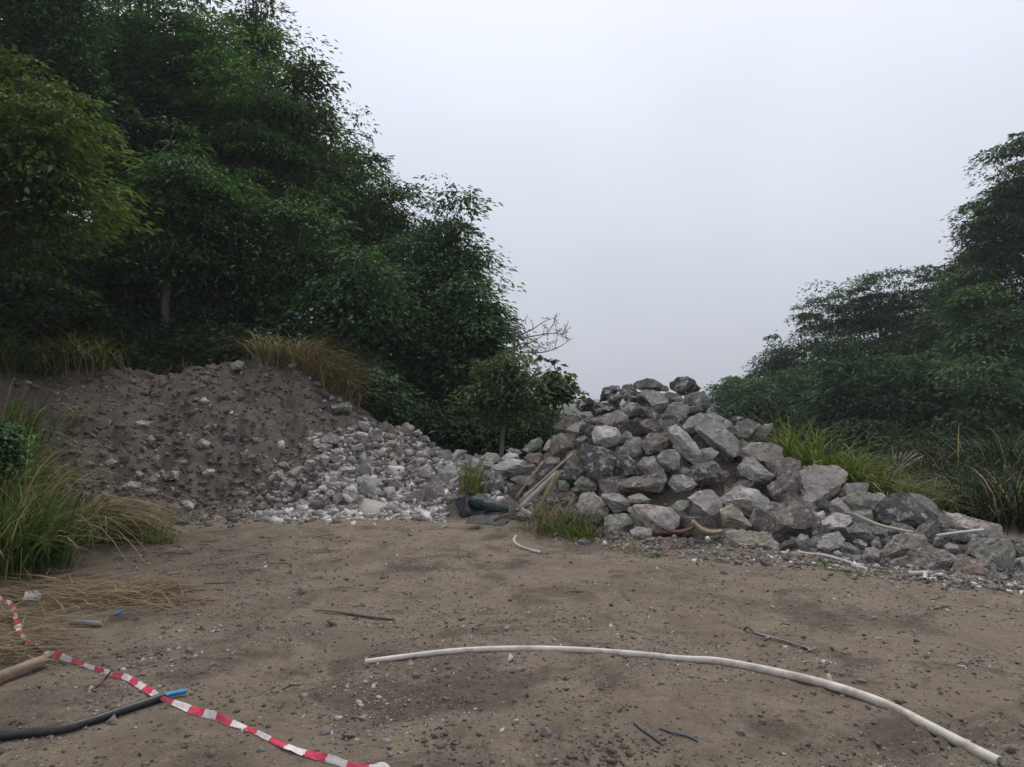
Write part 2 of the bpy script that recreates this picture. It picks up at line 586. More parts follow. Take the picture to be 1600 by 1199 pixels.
def rut(p0, p1, w, depth, tread):
    global Z, track
    p0, p1 = np.array(p0[:2]), np.array(p1[:2])
    L = np.linalg.norm(p1 - p0)
    d = (p1 - p0) / L
    s = (fx - p0[0]) * d[0] + (fy - p0[1]) * d[1]
    c = (fx - p0[0]) * -d[1] + (fy - p0[1]) * d[0] + 0.05 * np.sin(s * .9)
    inside = np.exp(-(c / w) ** 4) * sst(s / .5) * sst((L - s) / .5)
    Z -= depth * inside * (1 + tread * np.sin(c / w * 9.5))
    track = np.maximum(track, inside * np.where(tread > .85, sst(np.sin(c / w * 9.5) * -1.5 + .2), .45))


rut(on_yard(1255, 1199), on_yard(1600, 1105), .17, .020, .9)
rut(on_yard(500, 905), on_yard(330, 1010), .20, .016, .5)
rut(on_yard(640, 860), on_yard(250, 935), .22, .020, .4)
rut(on_yard(900, 905), on_yard(1500, 985), .20, .008, .5)
rut(on_yard(420, 960), on_yard(900, 1120), .2, .007, .5)
soil = np.clip(mound_w + is_heap * hp, 0, 1)
veg = np.clip(sst((fy - 13.6) / 1.8) * (1 - is_heap * (ht < 1.15)), 0, 1) * (1 - is_heap * (ht < 1.02))
veg = np.maximum(veg, sst((-fx - 4.6 - .18 * (fy - 6)) / .8) * sst((fy - 4.6) / 1) * (1 - mound_w))
veg = np.maximum(veg, sst((fx - 8.0) / 3) * sst((fy - 7) / 2))
px_ = col_of(fx, fy)
damp_shade = sst((n_lo + .8 * n_mid + .2 * n_hi - .20) / .22) * .85
lft = sst((560 - px_) / 300) * np.exp(-((fy - 7.9) / 1.7) ** 2)
damp_shade = np.maximum(damp_shade, lft * sst((n_mid + .55) / .5))
damp_shade = np.maximum(damp_shade, .65 * sst((430 - px_) / 200) * (fy < 7) * sst((n_mid + .1) / .4))
damp_shade = np.maximum(damp_shade, track * .9 * sst((n_hi + .9) / .6))  # rut and tread shade painted in; soft light hardly shows the relief
damp_shade = np.maximum(damp_shade, .75 * np.exp(-((ht + .06) / .05) ** 2) * sst((px_ - 820) / 80) * sst((n_mid + .15) / .3))  # darker broken band along the pile's front foot
# shade painted into the heaps' soil: the pile's gaps, then the mound's left
damp_shade = np.maximum(damp_shade, is_heap * hp * .7 * sst((ht - .05) / .1))
damp_shade = np.maximum(damp_shade, mound_w * .42 * sst((470 - px_) / 330))  # dark soil, deepened in colour for the trees' shade
nx_, ny_ = len(gx), len(gy)
ii = np.arange(ny_ - 1)[:, None] * nx_ + np.arange(nx_ - 1)[None, :]
GF = np.stack([ii, ii + 1, ii + nx_ + 1, ii + nx_], -1).reshape(-1, 4)
ground = link('ground', mesh_np('ground', np.stack([fx, fy, Z], 1), GF, M['earth'], attrs={'soil': soil, 'veg': veg, 'damp_shade': damp_shade}, smooth=True))
tag(ground, 'brown compacted dirt yard rising into a bare soil mound and falling away behind', 'ground', kind='structure')
GZ = Z.reshape(ny_, nx_)


def gz(x, y):
    """height of the ground sheet"""
    x, y = np.asarray(x, float), np.asarray(y, float)
    i = np.clip(np.searchsorted(gx, x) - 1, 0, nx_ - 2)
    j = np.clip(np.searchsorted(gy, y) - 1, 0, ny_ - 2)
    u = np.clip((x - gx[i]) / (gx[i + 1] - gx[i]), 0, 1)
    v = np.clip((y - gy[j]) / (gy[j + 1] - gy[j]), 0, 1)
    return (GZ[j, i] * (1 - u) + GZ[j, i + 1] * u) * (1 - v) + (GZ[j + 1, i] * (1 - u) + GZ[j + 1, i + 1] * u) * v


def ground_hit(px, py, y0=2.5, y1=17.0):
    Ys = np.arange(y0, y1, 0.015)
    d = ray(px, py)
    k = Ys / d[1]
    xs, zs = d[0] * k, CAM_H + d[2] * k
    gap = zs - gz(xs, Ys)
    i = np.nonzero(gap <= 0)[0]
    i = i[0] if len(i) else int(np.argmin(gap))
    return np.array([xs[i], Ys[i], float(gz(xs[i], Ys[i]))])


# ------------------------------------------------------------------ the misty air
hm = bpy.data.materials.new('haze')
hm.use_nodes = True
hm.node_tree.nodes.clear()
h_out = hm.node_tree.nodes.new('ShaderNodeOutputMaterial')
h_vol = hm.node_tree.nodes.new('ShaderNodeVolumePrincipled')
h_vol.inputs['Color'].default_value = (0.93, 0.95, 1.0, 1)
h_vol.inputs['Density'].default_value = 0.0008
h_vol.inputs['Anisotropy'].default_value = 0.1
hm.node_tree.links.new(h_vol.outputs[0], h_out.inputs['Volume'])
m = MB()
m.box((0, 650, 13), ((1, 0, 0), (0, 1, 0), (0, 0, 1)), (1520, 970, 27.5))
tag(link('haze', m.mesh('haze', hm)), 'thin pale mist filling the valley air', 'haze', None, 'stuff')

# ------------------------------------------------------------------ boulders
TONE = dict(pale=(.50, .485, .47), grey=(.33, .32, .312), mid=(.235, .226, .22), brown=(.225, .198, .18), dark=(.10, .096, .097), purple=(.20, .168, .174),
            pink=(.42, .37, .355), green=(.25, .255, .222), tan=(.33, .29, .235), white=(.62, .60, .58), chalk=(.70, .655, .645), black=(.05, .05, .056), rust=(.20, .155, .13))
SRC = dict(A=(860, 570, 3.997), B=(1200, 700, 4.0), C=(660, 680, 5.333), M=(330, 470, 3.4256), N=(0, 520, 3.155))


def hull2(P):
    P = sorted(map(tuple, P))
    cr = lambda o, a, b: (a[0] - o[0]) * (b[1] - o[1]) - (a[1] - o[1]) * (b[0] - o[0])
    lo, up = [], []
    for p in P:
        while len(lo) > 1 and cr(lo[-2], lo[-1], p) <= 0:
            lo.pop()
        lo.append(p)
    for p in reversed(P):
        while len(up) > 1 and cr(up[-2], up[-1], p) <= 0:
            up.pop()
        up.append(p)
    return np.array(lo[:-1] + up[:-1])


def cut_stone(N, D, ext, detail, seed, rough=1.0):
    """a stone cleft along the planes that bound it; its faces broken, its arrises chipped"""
    bm = bmesh.new()
    bmesh.ops.create_cube(bm, size=6 * max(ext))
    for n, d in zip(N, D):
        n = Vector(n)
        r = bmesh.ops.bisect_plane(bm, geom=bm.verts[:] + bm.edges[:] + bm.faces[:], dist=1e-5, plane_co=n * float(d), plane_no=n, clear_outer=True)
        e = [g for g in r['geom_cut'] if isinstance(g, bmesh.types.BMEdge) and g.is_valid and len(g.link_faces) == 1]
        if len(e) > 2:
            bmesh.ops.edgenet_fill(bm, edges=e)
    size = float(np.mean(ext))
    bmesh.ops.remove_doubles(bm, verts=bm.verts[:], dist=size * .03)
    bmesh.ops.dissolve_degenerate(bm, edges=bm.edges[:], dist=size * .01)
    bmesh.ops.triangulate(bm, faces=bm.faces[:])
    for _ in range(6):
        lim = size * detail
        e = [q for q in bm.edges if q.calc_length() > lim]
        if not e:
            break
        bmesh.ops.subdivide_edges(bm, edges=e, cuts=1)
        bmesh.ops.triangulate(bm, faces=[f for f in bm.faces if len(f.verts) > 3])
    bmesh.ops.recalc_face_normals(bm, faces=bm.faces[:])
    bm.normal_update()
    bm.verts.index_update()
    V = np.array([v.co[:] for v in bm.verts])
    Nv = np.array([v.normal[:] for v in bm.verts])
    F = np.array([[v.index for v in f.verts] for f in bm.faces])
    bm.free()
    on = (np.abs(V @ N.T - D[None]) < size * .02).sum(1)
    U = V / size
    lo, mid = fbm(U * 1.3, 2, seed), fbm(U * 3.3, 3, seed + 11)
    hi = fbm(U * 9, 3, seed + 23)
    V = V + Nv * (size * rough * (.030 * lo + .034 * mid + .024 * hi + .038 * np.tanh(6 * (U @ np.array([.3, .5, .8]) * 2.2 + .8 * mid - np.round(U @ np.array([.3, .5, .8]) * 2.2 + .8 * mid)))))[:, None]
    chip = np.clip(fbm(U * 4.5, 2, seed + 41) + .15, 0, 1) * (on >= 2)
    V -= Nv * (size * rough * .055 * chip)[:, None]
    return V, F


def sharp_mesh(name, V, F, mats, deg=32):
    me = mesh_np(name, V, F, mats, smooth=True)
    me.set_sharp_from_angle(angle=math.radians(deg))
    return me


def boulder(poly, Y, seed, thick=1.0, sub=4, rough=1.0):
    rg = np.random.default_rng(seed)
    pts = np.array(poly, float)
    c = at((pts[:, 0].min() + pts[:, 0].max()) / 2, (pts[:, 1].min() + pts[:, 1].max()) / 2, Y)
    v = c - CAMP
    dist = np.linalg.norm(v)
    v /= dist
    r = np.cross(v, [0, 0, 1.0])
    r /= np.linalg.norm(r)
    u = np.cross(r, v)
    q2 = []
    for x, y in pts:
        d = ray(x, y)
        w = CAMP + d * (dist / (d @ v)) - c
        q2.append((w @ r, w @ u))
    H = hull2(q2) * 1.03
    a, b = np.abs(H[:, 0]).max(), np.abs(H[:, 1]).max()
    t = thick * (0.72 * min(a, b) + 0.25 * max(a, b))
    N, D = [], []
    for i in range(len(H)):
        p0, p1 = H[i], H[(i + 1) % len(H)]
        e = p1 - p0
        L = np.linalg.norm(e)
        if L < 1e-6:
            continue
        n = np.array([e[1], -e[0]]) / L
        d = n @ p0
        up = n[1]
        f = .12 + .62 * max(0, up) + rg.uniform(0, .35) if up > -.3 else (rg.uniform(.45, 1.0) if rg.random() < .45 else rg.uniform(-.05, .2))
        g = rg.uniform(.15, .6)
        for s, phi in ((1, f), (-1, g)):
            N.append([math.cos(phi) * n[0], math.cos(phi) * n[1], s * math.sin(phi)])
            D.append(max(math.cos(phi) * d, .02 * t))
    sg = rg.choice([-1, 1])
    for k in range(3):
        n = np.array([sg * (-.45, .5, 0)[k] + rg.uniform(-.25, .25), (.05, .2, -.3)[k] + rg.uniform(-.25, .3), 1.0])
        N.append(n / np.linalg.norm(n))
        D.append(t * (rg.uniform(.68, .92) if k < 2 else rg.uniform(.8, 1.05)))
    for k in range(2):
        n = np.array([rg.uniform(-.5, .5), rg.uniform(-.4, .4), -1.0])
        N.append(n / np.linalg.norm(n))
        D.append(t * rg.uniform(.8, 1.0))
    V, F = cut_stone(np.array(N), np.array(D), (a, b, t), sub, seed, rough)
    W = V[:, :1] * r + V[:, 1:2] * u - V[:, 2:] * v
    return W, F, c


BOULDERS = '''
A|748,150 750,110 800,82 855,70 900,95 908,125 940,150 900,185 820,195 790,170|dark|black topped boulder crowning the peak of the rock pile
A|840,195 900,170 965,165 988,210 960,235 870,262 838,235|grey|pale grey lump just under the black topped peak boulder
A|305,235 325,150 380,130 432,132 437,160 400,195 360,225|dark|dark upright block at the top left shoulder of the rock pile
A|435,165 450,130 500,118 525,135 545,165 480,195 430,195|mid|small grey boulder on the skyline right of the dark upright block
A|512,118 560,95 640,85 680,115 735,140 740,165 690,170 600,158 530,155|mid|long low grey slab on the skyline between the two dark tops
A|565,165 640,155 700,180 740,205 735,270 690,305 650,275 610,240|pale|whitish angular rock below the long low skyline slab
A|440,200 500,160 560,170 620,235 600,258 480,235|dark|dark wedge shaped rock left of the whitish angular rock near the summit
A|152,262 200,215 245,208 290,240 260,288 190,292|black|black boulder standing against the sky at the upper left edge of the pile
A|245,275 290,240 360,237 415,260 420,292 340,312 270,318|black|rounded tyre shaped black stone beside the black boulder on the left skyline
A|355,225 380,190 430,180 455,200 430,247 380,252|mid|small grey rock tucked between the rounded black stone and the upright block
A|430,272 480,235 540,235 585,270 565,312 480,325|green|mossy grey boulder in the middle of the upper rock pile
A|565,268 620,260 665,290 695,330 660,348 590,325|brown|brownish flat rock right of the mossy grey boulder
A|690,330 745,245 790,235 858,255 860,300 830,345 760,368 715,352|grey|squarish grey boulder below the summit with a darker right side
A|690,182 740,170 810,185 842,232 760,236 735,218|purple|purplish rock wedged under the black topped peak boulder
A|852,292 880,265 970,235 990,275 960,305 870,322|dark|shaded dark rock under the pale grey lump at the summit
A|15,388 90,330 200,315 248,332 232,382 190,428 60,418|brown|broad brown boulder at the left end of the upper pile beneath the black boulder
A|248,345 340,310 420,285 482,310 492,352 450,388 420,402 300,385|pink|pinkish grey boulder below the rounded black stone
A|555,352 610,335 665,340 702,380 692,422 620,438 570,398|purple|small purple red boulder in the heart of the pile
A|262,422 280,390 350,378 420,400 452,460 420,507 340,514 265,492|white|bright angular whitish boulder on the left flank of the pile
A|0,452 70,430 150,440 168,490 132,562 50,588 0,548|brown|brown sharp edged boulder just above the leaning white batten
A|160,468 240,410 278,405 264,462 200,488|mid|grey wedge rock left of the bright angular whitish boulder
A|183,562 200,490 300,510 402,545 414,592 397,785 330,745 220,695 188,622|dark|tall dark vertical slab facing the yard right of the battens
A|438,452 470,410 512,430 505,482 452,492|brown|small brown triangular rock right of the bright whitish boulder
A|428,528 500,450 562,455 582,480 594,562 560,594 480,548|mid|grey slanting rock above the dark hollow of the pile
A|570,492 620,430 745,420 768,450 747,502 700,538 600,568|brown|brown grey boulder leaning left of the long pale slab
A|663,582 700,535 780,530 808,570 803,652 740,668 688,642|grey|boxy grey boulder at the foot of the long pale slab
A|735,392 790,375 850,430 962,570 978,612 900,628 858,592 768,512|pale|long pale slab tilted down to the right across the pile
A|538,622 580,580 640,572 662,630 722,652 702,702 600,702|mid|grey peaked rock over the dark hollow
A|403,748 420,720 640,705 722,668 728,722 692,792 560,798 430,792|brown|wide flat ledge rock under the dark hollow
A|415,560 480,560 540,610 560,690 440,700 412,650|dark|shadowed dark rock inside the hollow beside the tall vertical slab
A|825,382 870,330 942,300 954,350 930,400 900,432 850,432|pale|pale rock left of the big hump backed boulder below the summit
A|903,402 940,320 985,308 1062,350 1112,420 1122,480 1184,520 1177,562 1110,602 1060,562 1000,502 930,452|grey|big hump backed grey boulder on the right of the upper pile
A|938,532 1000,515 1053,550 1022,592 968,608|grey|small grey wedge at the lower end of the long pale slab
A|1108,412 1170,360 1230,335 1308,375 1255,425 1240,468 1180,455|grey|grey boulder on the right shoulder with a notched top
A|1248,432 1300,380 1388,365 1390,402 1332,478 1255,480|mid|pointed grey boulder jutting right towards the tall green grass
A|983,302 1060,320 1132,360 1142,388 1090,395 1020,346|pale|thin pale rock behind the hump backed boulder
A|1118,347 1150,318 1200,325 1218,347 1160,368|purple|small purple stone on the right shoulder skyline
A|1172,562 1200,510 1260,487 1350,485 1452,520 1452,582 1320,614 1220,594|pink|broad pinkish boulder under the pointed jutting boulder
A|1168,642 1215,580 1260,573 1340,650 1398,697 1350,734 1260,734 1178,694|grey|tent shaped grey boulder with a pale left face on the middle right slope
A|1333,612 1400,588 1500,578 1562,602 1574,654 1420,694 1368,664|brown|flat brownish boulder behind the tent shaped boulder
B|0,242 60,188 120,135 196,120 192,232 166,332 60,337 10,292|purple|dark purple boulder with a black underside left of the tall square slab
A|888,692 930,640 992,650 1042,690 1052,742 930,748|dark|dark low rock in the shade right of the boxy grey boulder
A|1035,670 1075,655 1115,668 1120,700 1060,705|dark|small dark stone under the hump backed boulder
A|738,742 760,693 830,683 892,715 918,752 870,788 770,798|grey|rounded grey boulder on the gravel ledge below the boxy boulder
A|808,662 830,638 862,650 857,692 814,695|mid|small grey stone squeezed between the boxy boulder and the long slab
A|148,742 190,703 250,703 304,750 288,788 190,793|green|mossy round boulder behind the grass tuft at the battens
A|322,806 430,803 494,850 499,906 402,924 368,892|grey|grey flat topped block at the pile foot below the tall vertical slab
A|483,822 560,803 634,845 612,864 500,864|green|low greenish slab lying on the gravel ledge
A|158,872 200,798 270,793 344,870 364,922 302,984 210,994 158,952|pink|large mottled boulder right behind the grass tuft at the pile foot
A|488,902 530,868 600,888 740,888 804,940 799,1012 740,1059 640,1059 548,1012 518,962|pink|chunky pale block with purple blotches on the front edge of the pile
A|333,947 440,928 524,945 524,1002 450,1064 370,1084 338,1042|green|greenish pale block on the front edge left of the purple blotched block
A|498,1032 560,1008 634,1025 634,1067 560,1084 503,1062|pale|low pale stone between the greenish block and the purple blotched block
A|753,882 800,848 862,848 864,882 800,929 768,917|green|olive tinted stone on the gravel ledge above the purple blotched block
A|858,832 920,788 1010,783 1074,870 1064,922 990,944 918,882|pink|pinkish boulder with a dark underside on the ledge left of the big cream rock
A|1053,842 1120,788 1180,757 1302,788 1374,850 1354,902 1240,944 1110,904|pale|big cream coloured rock in the middle of the lower slope
A|1060,905 1130,870 1205,930 1254,1002 1202,1029 1080,1035|tan|tan and pale split rock under the big cream rock beside the husk
A|1233,962 1290,893 1400,872 1520,855 1604,870 1674,970 1684,1022 1612,1069 1450,1092 1328,1078 1248,1012|brown|largest dark brown boulder at the front of the pile with a flat face
A|1072,1102 1100,1033 1210,1033 1382,1053 1420,1102 1424,1164 1340,1184 1210,1189 1098,1168|tan|brown oblong block sitting on the yard in front of the largest dark boulder
B|163,577 200,538 250,548 264,612 230,644 188,634|green|small olive stone at the right end of the oblong block
B|75,612 110,578 170,573 192,622 150,644 80,644|dark|small dark stone between the oblong block and the olive stone
B|168,322 200,150 290,103 422,118 493,150 483,192 422,294 310,400 238,364|pink|tall square sided slab standing upright on the right slope
B|198,116 287,108 290,152 208,153|white|small white block on top of the left corner of the tall square slab
B|410,240 488,150 495,190 438,296|dark|dark narrow rock along the right edge of the tall square slab
B|18,142 60,68 140,58 198,100 198,132 120,142 60,192|brown|brown boulder left of the small white block
B|310,352 350,323 388,335 418,402 370,422 313,392|dark|small black angular stone at the foot of the tall square slab
B|438,292 480,228 560,213 634,225 624,272 520,279 458,307|pale|pale flat rock on the crest right of the tall square slab
B|383,342 440,308 482,360 524,402 440,414 408,392|pink|pinkish pale rock between the black angular stone and the grey green boulder
B|448,312 560,273 640,283 684,330 644,434 560,444 498,392|green|grey green boulder left of the big dark overhanging boulder
B|640,287 700,278 745,302 684,384 648,364|pale|pale stone behind the big dark overhanging boulder
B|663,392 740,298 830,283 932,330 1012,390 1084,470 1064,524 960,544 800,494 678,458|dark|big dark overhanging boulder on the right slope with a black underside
B|830,285 900,280 985,300 1050,360 1080,440 1010,400 930,335|grey|grey boulder behind the big dark overhanging boulder
B|903,292 940,266 987,268 1004,312 930,334|pale|small pale stone on the crest above the dark overhanging boulder
B|995,322 1060,305 1152,345 1184,385 1152,404 1060,414|pale|pale knobbly rock on the right crest behind the pinkish slab
B|1062,432 1100,392 1222,425 1352,470 1468,490 1473,564 1380,564 1330,519 1150,534 1078,504|pink|long pinkish slab sloping down to the right edge of the pile
B|1150,395 1230,415 1340,455 1400,480 1330,500 1200,460|pale|pale ridge rock behind the long pinkish slab
B|333,452 420,406 512,425 522,457 460,524 370,529 333,502|white|bright whitish rock in the middle of the lower right slope
B|293,407 350,393 358,432 320,459|white|small white stone left of the bright whitish rock
B|280,470 330,460 345,540 300,580 275,530|dark|dark gap stone right of the largest brown boulder
B|303,592 360,538 440,523 478,570 463,624 380,644 318,629|pale|pale rounded rock below the bright whitish rock
B|483,502 540,478 610,468 644,510 664,572 600,594 518,564|mid|grey jagged rock right of the pale rounded rock
B|638,512 700,488 752,510 744,564 678,554|mid|small grey rock under the pale green hose
B|750,505 800,495 830,520 810,550 755,545|mid|little grey stone at the lower end of the pale green hose
B|443,602 490,588 562,620 574,657 540,679 488,654|grey|flat grey stone leaning at the pile foot above the bent white pipe
B|530,580 570,565 625,600 600,640 550,620|purple|small purplish stone above the flat leaning stone
B|640,590 690,550 705,590 715,625 650,622|mid|small pointed stone left of the wide tan topped boulder
B|578,702 610,628 660,618 694,640 694,702 640,729|pink|pinkish rock at the foot of the pile beside the bent white pipe
B|638,722 680,688 740,698 794,747 700,764|black|black low stone right of the pinkish foot rock
B|690,640 730,630 745,680 700,690|mid|small grey stone between the pinkish foot rock and the wide tan topped boulder
B|728,622 790,558 870,526 962,545 1034,610 1022,654 900,724 820,724 738,684|tan|wide tan topped boulder at the lower right of the pile
B|828,712 900,638 1000,618 1122,640 1179,690 1154,764 1090,814 1000,804 898,764|brown|brown rounded boulder in front of the wide tan topped boulder
B|1238,612 1270,568 1400,561 1512,575 1544,640 1538,774 1470,779 1380,744 1258,664|green|green tinged square boulder near the right edge of the photo
B|1098,612 1130,593 1192,610 1209,652 1130,659|grey|small grey stone left of the green tinged square boulder
B|1040,560 1090,545 1110,590 1060,620 1030,600|green|small greenish rock behind the brown rounded boulder
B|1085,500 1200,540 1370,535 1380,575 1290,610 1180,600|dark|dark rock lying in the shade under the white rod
B|1403,802 1440,773 1492,790 1514,842 1460,864 1413,844|mid|grey stone lying on the yard below the green tinged square boulder
B|1528,800 1560,775 1620,770 1640,860 1580,880 1535,850|mid|grey boulder cut by the right edge of the photo at the pile foot
B|1535,610 1580,590 1650,600 1650,690 1560,690|brown|brown boulder at the right edge of the photo behind the green tinged one
B|1550,690 1650,680 1650,770 1560,765|grey|layered grey boulder at the right edge of the photo in the middle of three
B|1120,800 1180,695 1260,690 1370,755 1408,820 1330,848 1200,842|rust|crumbling lump of dark soil and stones in front of the green tinged boulder
B|1183,737 1215,738 1244,767 1208,774|white|small white stone lying on the crumbling soil lump
B|408,652 440,638 468,667 430,684|white|small white stone at the pile foot below the pale rounded rock
B|468,695 530,690 550,720 500,735|green|low greenish stone at the pile foot left of the pinkish foot rock
C|0,562 20,430 75,378 130,388 182,450 194,602 120,634 0,624|mid|large grey boulder at the left end of the pile by the dark sheeting
C|-60,600 0,480 30,440 20,560 0,630 -50,635|mid|low grey boulder left of the large grey boulder by the sheeting
C|128,302 190,258 250,243 344,320 354,372 260,384 180,434 128,402|grey|pale fronted grey boulder above and behind the sheeting end boulder
C|283,462 310,378 370,363 412,410 418,472 360,524 298,524|rust|rusty brown rounded stone left of the small reed tuft
C|200,500 260,480 300,520 330,560 220,590 195,550|green|mossy stone under the rusty brown stone
C|195,420 240,395 290,400 280,460 210,470|mid|small grey stone left of the rusty brown stone
C|343,222 400,188 480,193 514,260 494,342 400,354 348,292|green|yellow green lichened boulder behind the small reed tuft
C|478,192 540,143 620,153 659,200 600,232 500,228|pink|pale pink rounded rock on the low saddle right of the reed tuft
C|503,222 560,213 598,225 590,262 540,275 505,262|pale|small pale stone under the pale pink rounded rock
C|658,192 720,143 790,158 814,200 740,243 680,234|white|white stone on the low saddle below the small tree
C|700,130 740,105 810,125 835,150 790,165 730,150|brown|small brown stone behind the white stone on the low saddle
C|573,267 640,238 740,198 830,208 904,230 894,282 800,314 700,334 618,304|white|broad white flat rock above the crossed dark rods
C|503,322 560,293 660,308 724,350 640,379 528,369|purple|dark purplish rock below the broad white flat rock
C|828,122 900,48 980,18 1004,60 984,112 880,144|green|mossy grey sloping slab at the saddle end of the upper pile
C|1003,122 1040,48 1100,8 1150,-10 1165,40 1100,110 1060,144|pink|pinkish rock right of the mossy sloping slab
C|838,192 890,148 980,148 1014,180 1004,222 900,234|brown|brown rock under the mossy sloping slab
C|1018,212 1060,183 1140,188 1154,232 1040,244|mid|grey stone above the top end of the thin dark rods
C|478,432 580,358 660,388 694,470 620,504 518,494|dark|dark boulder right behind the green sack
C|738,372 800,338 930,348 964,400 860,424|brown|brown rock beneath the crossed dark rods
C|900,300 1000,260 1100,262 1060,340 960,380|dark|dark rock in the shade behind the battens
C|1100,300 1200,290 1300,340 1290,400 1180,440 1110,390|dark|dark stone right of the battens above the grass tuft
C|1103,532 1160,478 1240,468 1284,520 1234,584 1128,579|rust|reddish stone half hidden by the grass tuft
C|1130,385 1190,375 1230,420 1220,470 1140,460|green|green stained stone behind the grass tuft blades
M|640,560 740,540 755,570 748,590 660,600|green|flat green grey slab perched on the right shoulder of the soil mound
M|583,740 640,703 688,728 688,768 600,765|grey|grey stone in the middle of the mound right flank
M|653,800 690,783 735,805 732,848 680,840|white|bright stone below the grey stone on the mound flank
M|788,815 820,808 866,860 862,892 800,892|mid|upright grey stone standing in the pale rubble
M|352,870 400,860 432,900 400,912 356,888|tan|pale yellowish flat stone low on the mound face
M|443,1090 480,1058 530,1080 530,1105 480,1114|pale|pale flat stone at the mound foot nearest the yard
M|515,1055 560,1045 582,1080 530,1092|grey|grey stone touching the pale flat foot stone
M|743,1035 780,1000 825,1010 820,1050 760,1062|pale|pale round stone at the rubble foot
M|778,950 830,928 918,960 915,1000 830,1010 782,985|pale|broad pale block in the lower rubble
M|833,1030 880,1000 932,1020 930,1060 850,1062|green|greenish stone right of the pale round rubble foot stone
M|823,1110 880,1080 930,1092 900,1125 830,1128|grey|flat grey stone at the rubble foot by the yard
M|940,1090 990,1083 1034,1105 1020,1118 950,1116|white|thin whitish stone at the rubble foot near the grey boulder
M|1020,1065 1080,1020 1150,1005 1150,1070 1100,1105 1030,1100|mid|grey low boulder leaning against the left end of the pile
M|1193,850 1240,805 1290,850 1280,875 1205,878|mid|dark grey peaked stone at the saddle between mound and pile
M|1083,700 1110,688 1132,708 1125,725 1090,720|pale|pale stone on the ridge at the right end of the mound
M|1110,725 1150,722 1175,760 1120,765|mid|grey stone just below the pale ridge stone
M|100,340 140,320 178,330 172,366 110,372|pale|pale stone on the mound crest left of the dry grass
M|412,345 440,328 462,345 440,362 415,362|pale|small pale stone on the mound crest right of the dry grass
M|60,720 90,685 145,722 120,745 70,748|dark|dark stone with a pale streak in the middle of the mound face
M|640,820 700,830 725,870 650,880 620,850|purple|reddish stone left of the bright stone on the mound flank
M|668,900 720,885 760,900 740,920 680,925|pale|pale slab in the rubble below the reddish stone
M|478,830 495,818 515,835 505,855 482,852|grey|small grey stone low on the mound above the pale flat foot stone
M|560,775 600,760 650,770 640,800 575,800|brown|brown lump beside the grey stone on the mound flank
M|830,765 870,752 918,770 905,790 850,785|purple|dark reddish flat stone at the top of the pale rubble
M|915,770 960,745 1005,758 990,775 930,785|pale|pale flat stone at the top of the pale rubble
M|685,985 715,968 738,985 730,1008 695,1008|grey|small grey cube like stone in the lower rubble
N|662,440 690,430 742,440 735,472 670,466|pale|pale rectangular stone high on the left of the mound
N|800,700 840,680 886,685 878,725 810,732|mid|grey stone in the cluster at the left foot of the mound
N|995,690 1020,672 1060,672 1050,700 1000,706|pale|pale flat stone right of the left foot cluster
N|608,758 640,730 700,740 690,772 620,778|pale|pale stone at the left end of the foot cluster
N|733,720 770,692 788,705 770,740 738,742|pale|bright tilted stone in the foot cluster
N|718,775 750,758 788,775 775,798 725,800|grey|small grey stone below the bright tilted stone
N|893,830 925,825 962,850 950,880 910,860|white|sharp white stone at the lower end of the foot cluster
N|968,545 995,520 1038,540 1030,572 985,575|pale|pale round stone in the middle left of the mound face
N|750,620 775,600 793,612 785,640 757,645|grey|small upright stone above the foot cluster
N|518,640 550,620 585,635 570,665 525,668|mid|dull grey stone half buried behind the drooping straw
N|370,420 400,400 432,410 425,445 385,448|dark|dark stone high on the left of the mound by the dry stalks
N|725,520 745,505 768,525 755,552 730,545|pale|small pale stone under the pale rectangular one
N|832,850 860,838 892,860 890,900 840,895|grey|round grey stone beside the sharp white stone
N|668,685 690,680 712,695 700,720 672,712|pale|small pale stone at the top of the foot cluster
N|190,1030 225,1005 270,1020 318,1060 290,1110 230,1130 195,1090|tan|pale stone among the tall grass at the left edge
'''

PILE_BOX = []
for k, line in enumerate(l for l in BOULDERS.strip().split('\n')):
    key, pts, tone, label = line.split('|')
    ox, oy, s = SRC[key]
    poly = [(ox + float(a) / s, oy + float(b) / s) for a, b in (p.split(',') for p in pts.split())]
    P = np.array(poly)
    w, h = np.ptp(P[:, 0]), np.ptp(P[:, 1])
    cx, cy = P[:, 0].min() + w / 2, P[:, 1].min() + h / 2
    if 'among the tall grass' in label:
        Y = on_yard(cx, P[:, 1].max())[1]
    else:
        Y = hit(cx, cy)
        if cx < 870:                                           # on the lumpy mound: lie on the soil itself
            Y = min(Y, ground_hit(cx, cy)[1]) - .22 * math.sqrt(w * h) * Y / FPX
    size = math.sqrt(w * h) * Y / FPX
    Y -= .04 * size
    sub = .17 if w * h > 2500 else (.26 if w * h > 700 else .42)
    W, F, c = boulder(poly, Y, 100 + k, 1.0, sub, 1.0 if size > .25 else 1.3)
    small = size < .24
    nm = 'stone' if small else 'boulder'
    o = link(nm, sharp_mesh(nm, W, F, M['rock']), None, c)
    j = 1 + random.uniform(-.16, .16)
    warm = (1.03, 1.0, .94)
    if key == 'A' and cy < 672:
        j *= .72                                             # backlit look of the pile's top put into the rock colour
    if key == 'N' or (key == 'M' and P[:, 0].max() < 500):
        j *= .72                                             # stones in the dark soil are caked with it
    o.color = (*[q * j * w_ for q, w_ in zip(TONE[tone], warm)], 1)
    on_mound = key in 'MN'
    tag(o, label, 'stone' if small else 'boulder', 'stones on the soil mound' if on_mound else 'boulders of the rock pile')
    PILE_BOX.append((P[:, 0].min(), P[:, 1].min(), P[:, 0].max(), P[:, 1].max()))

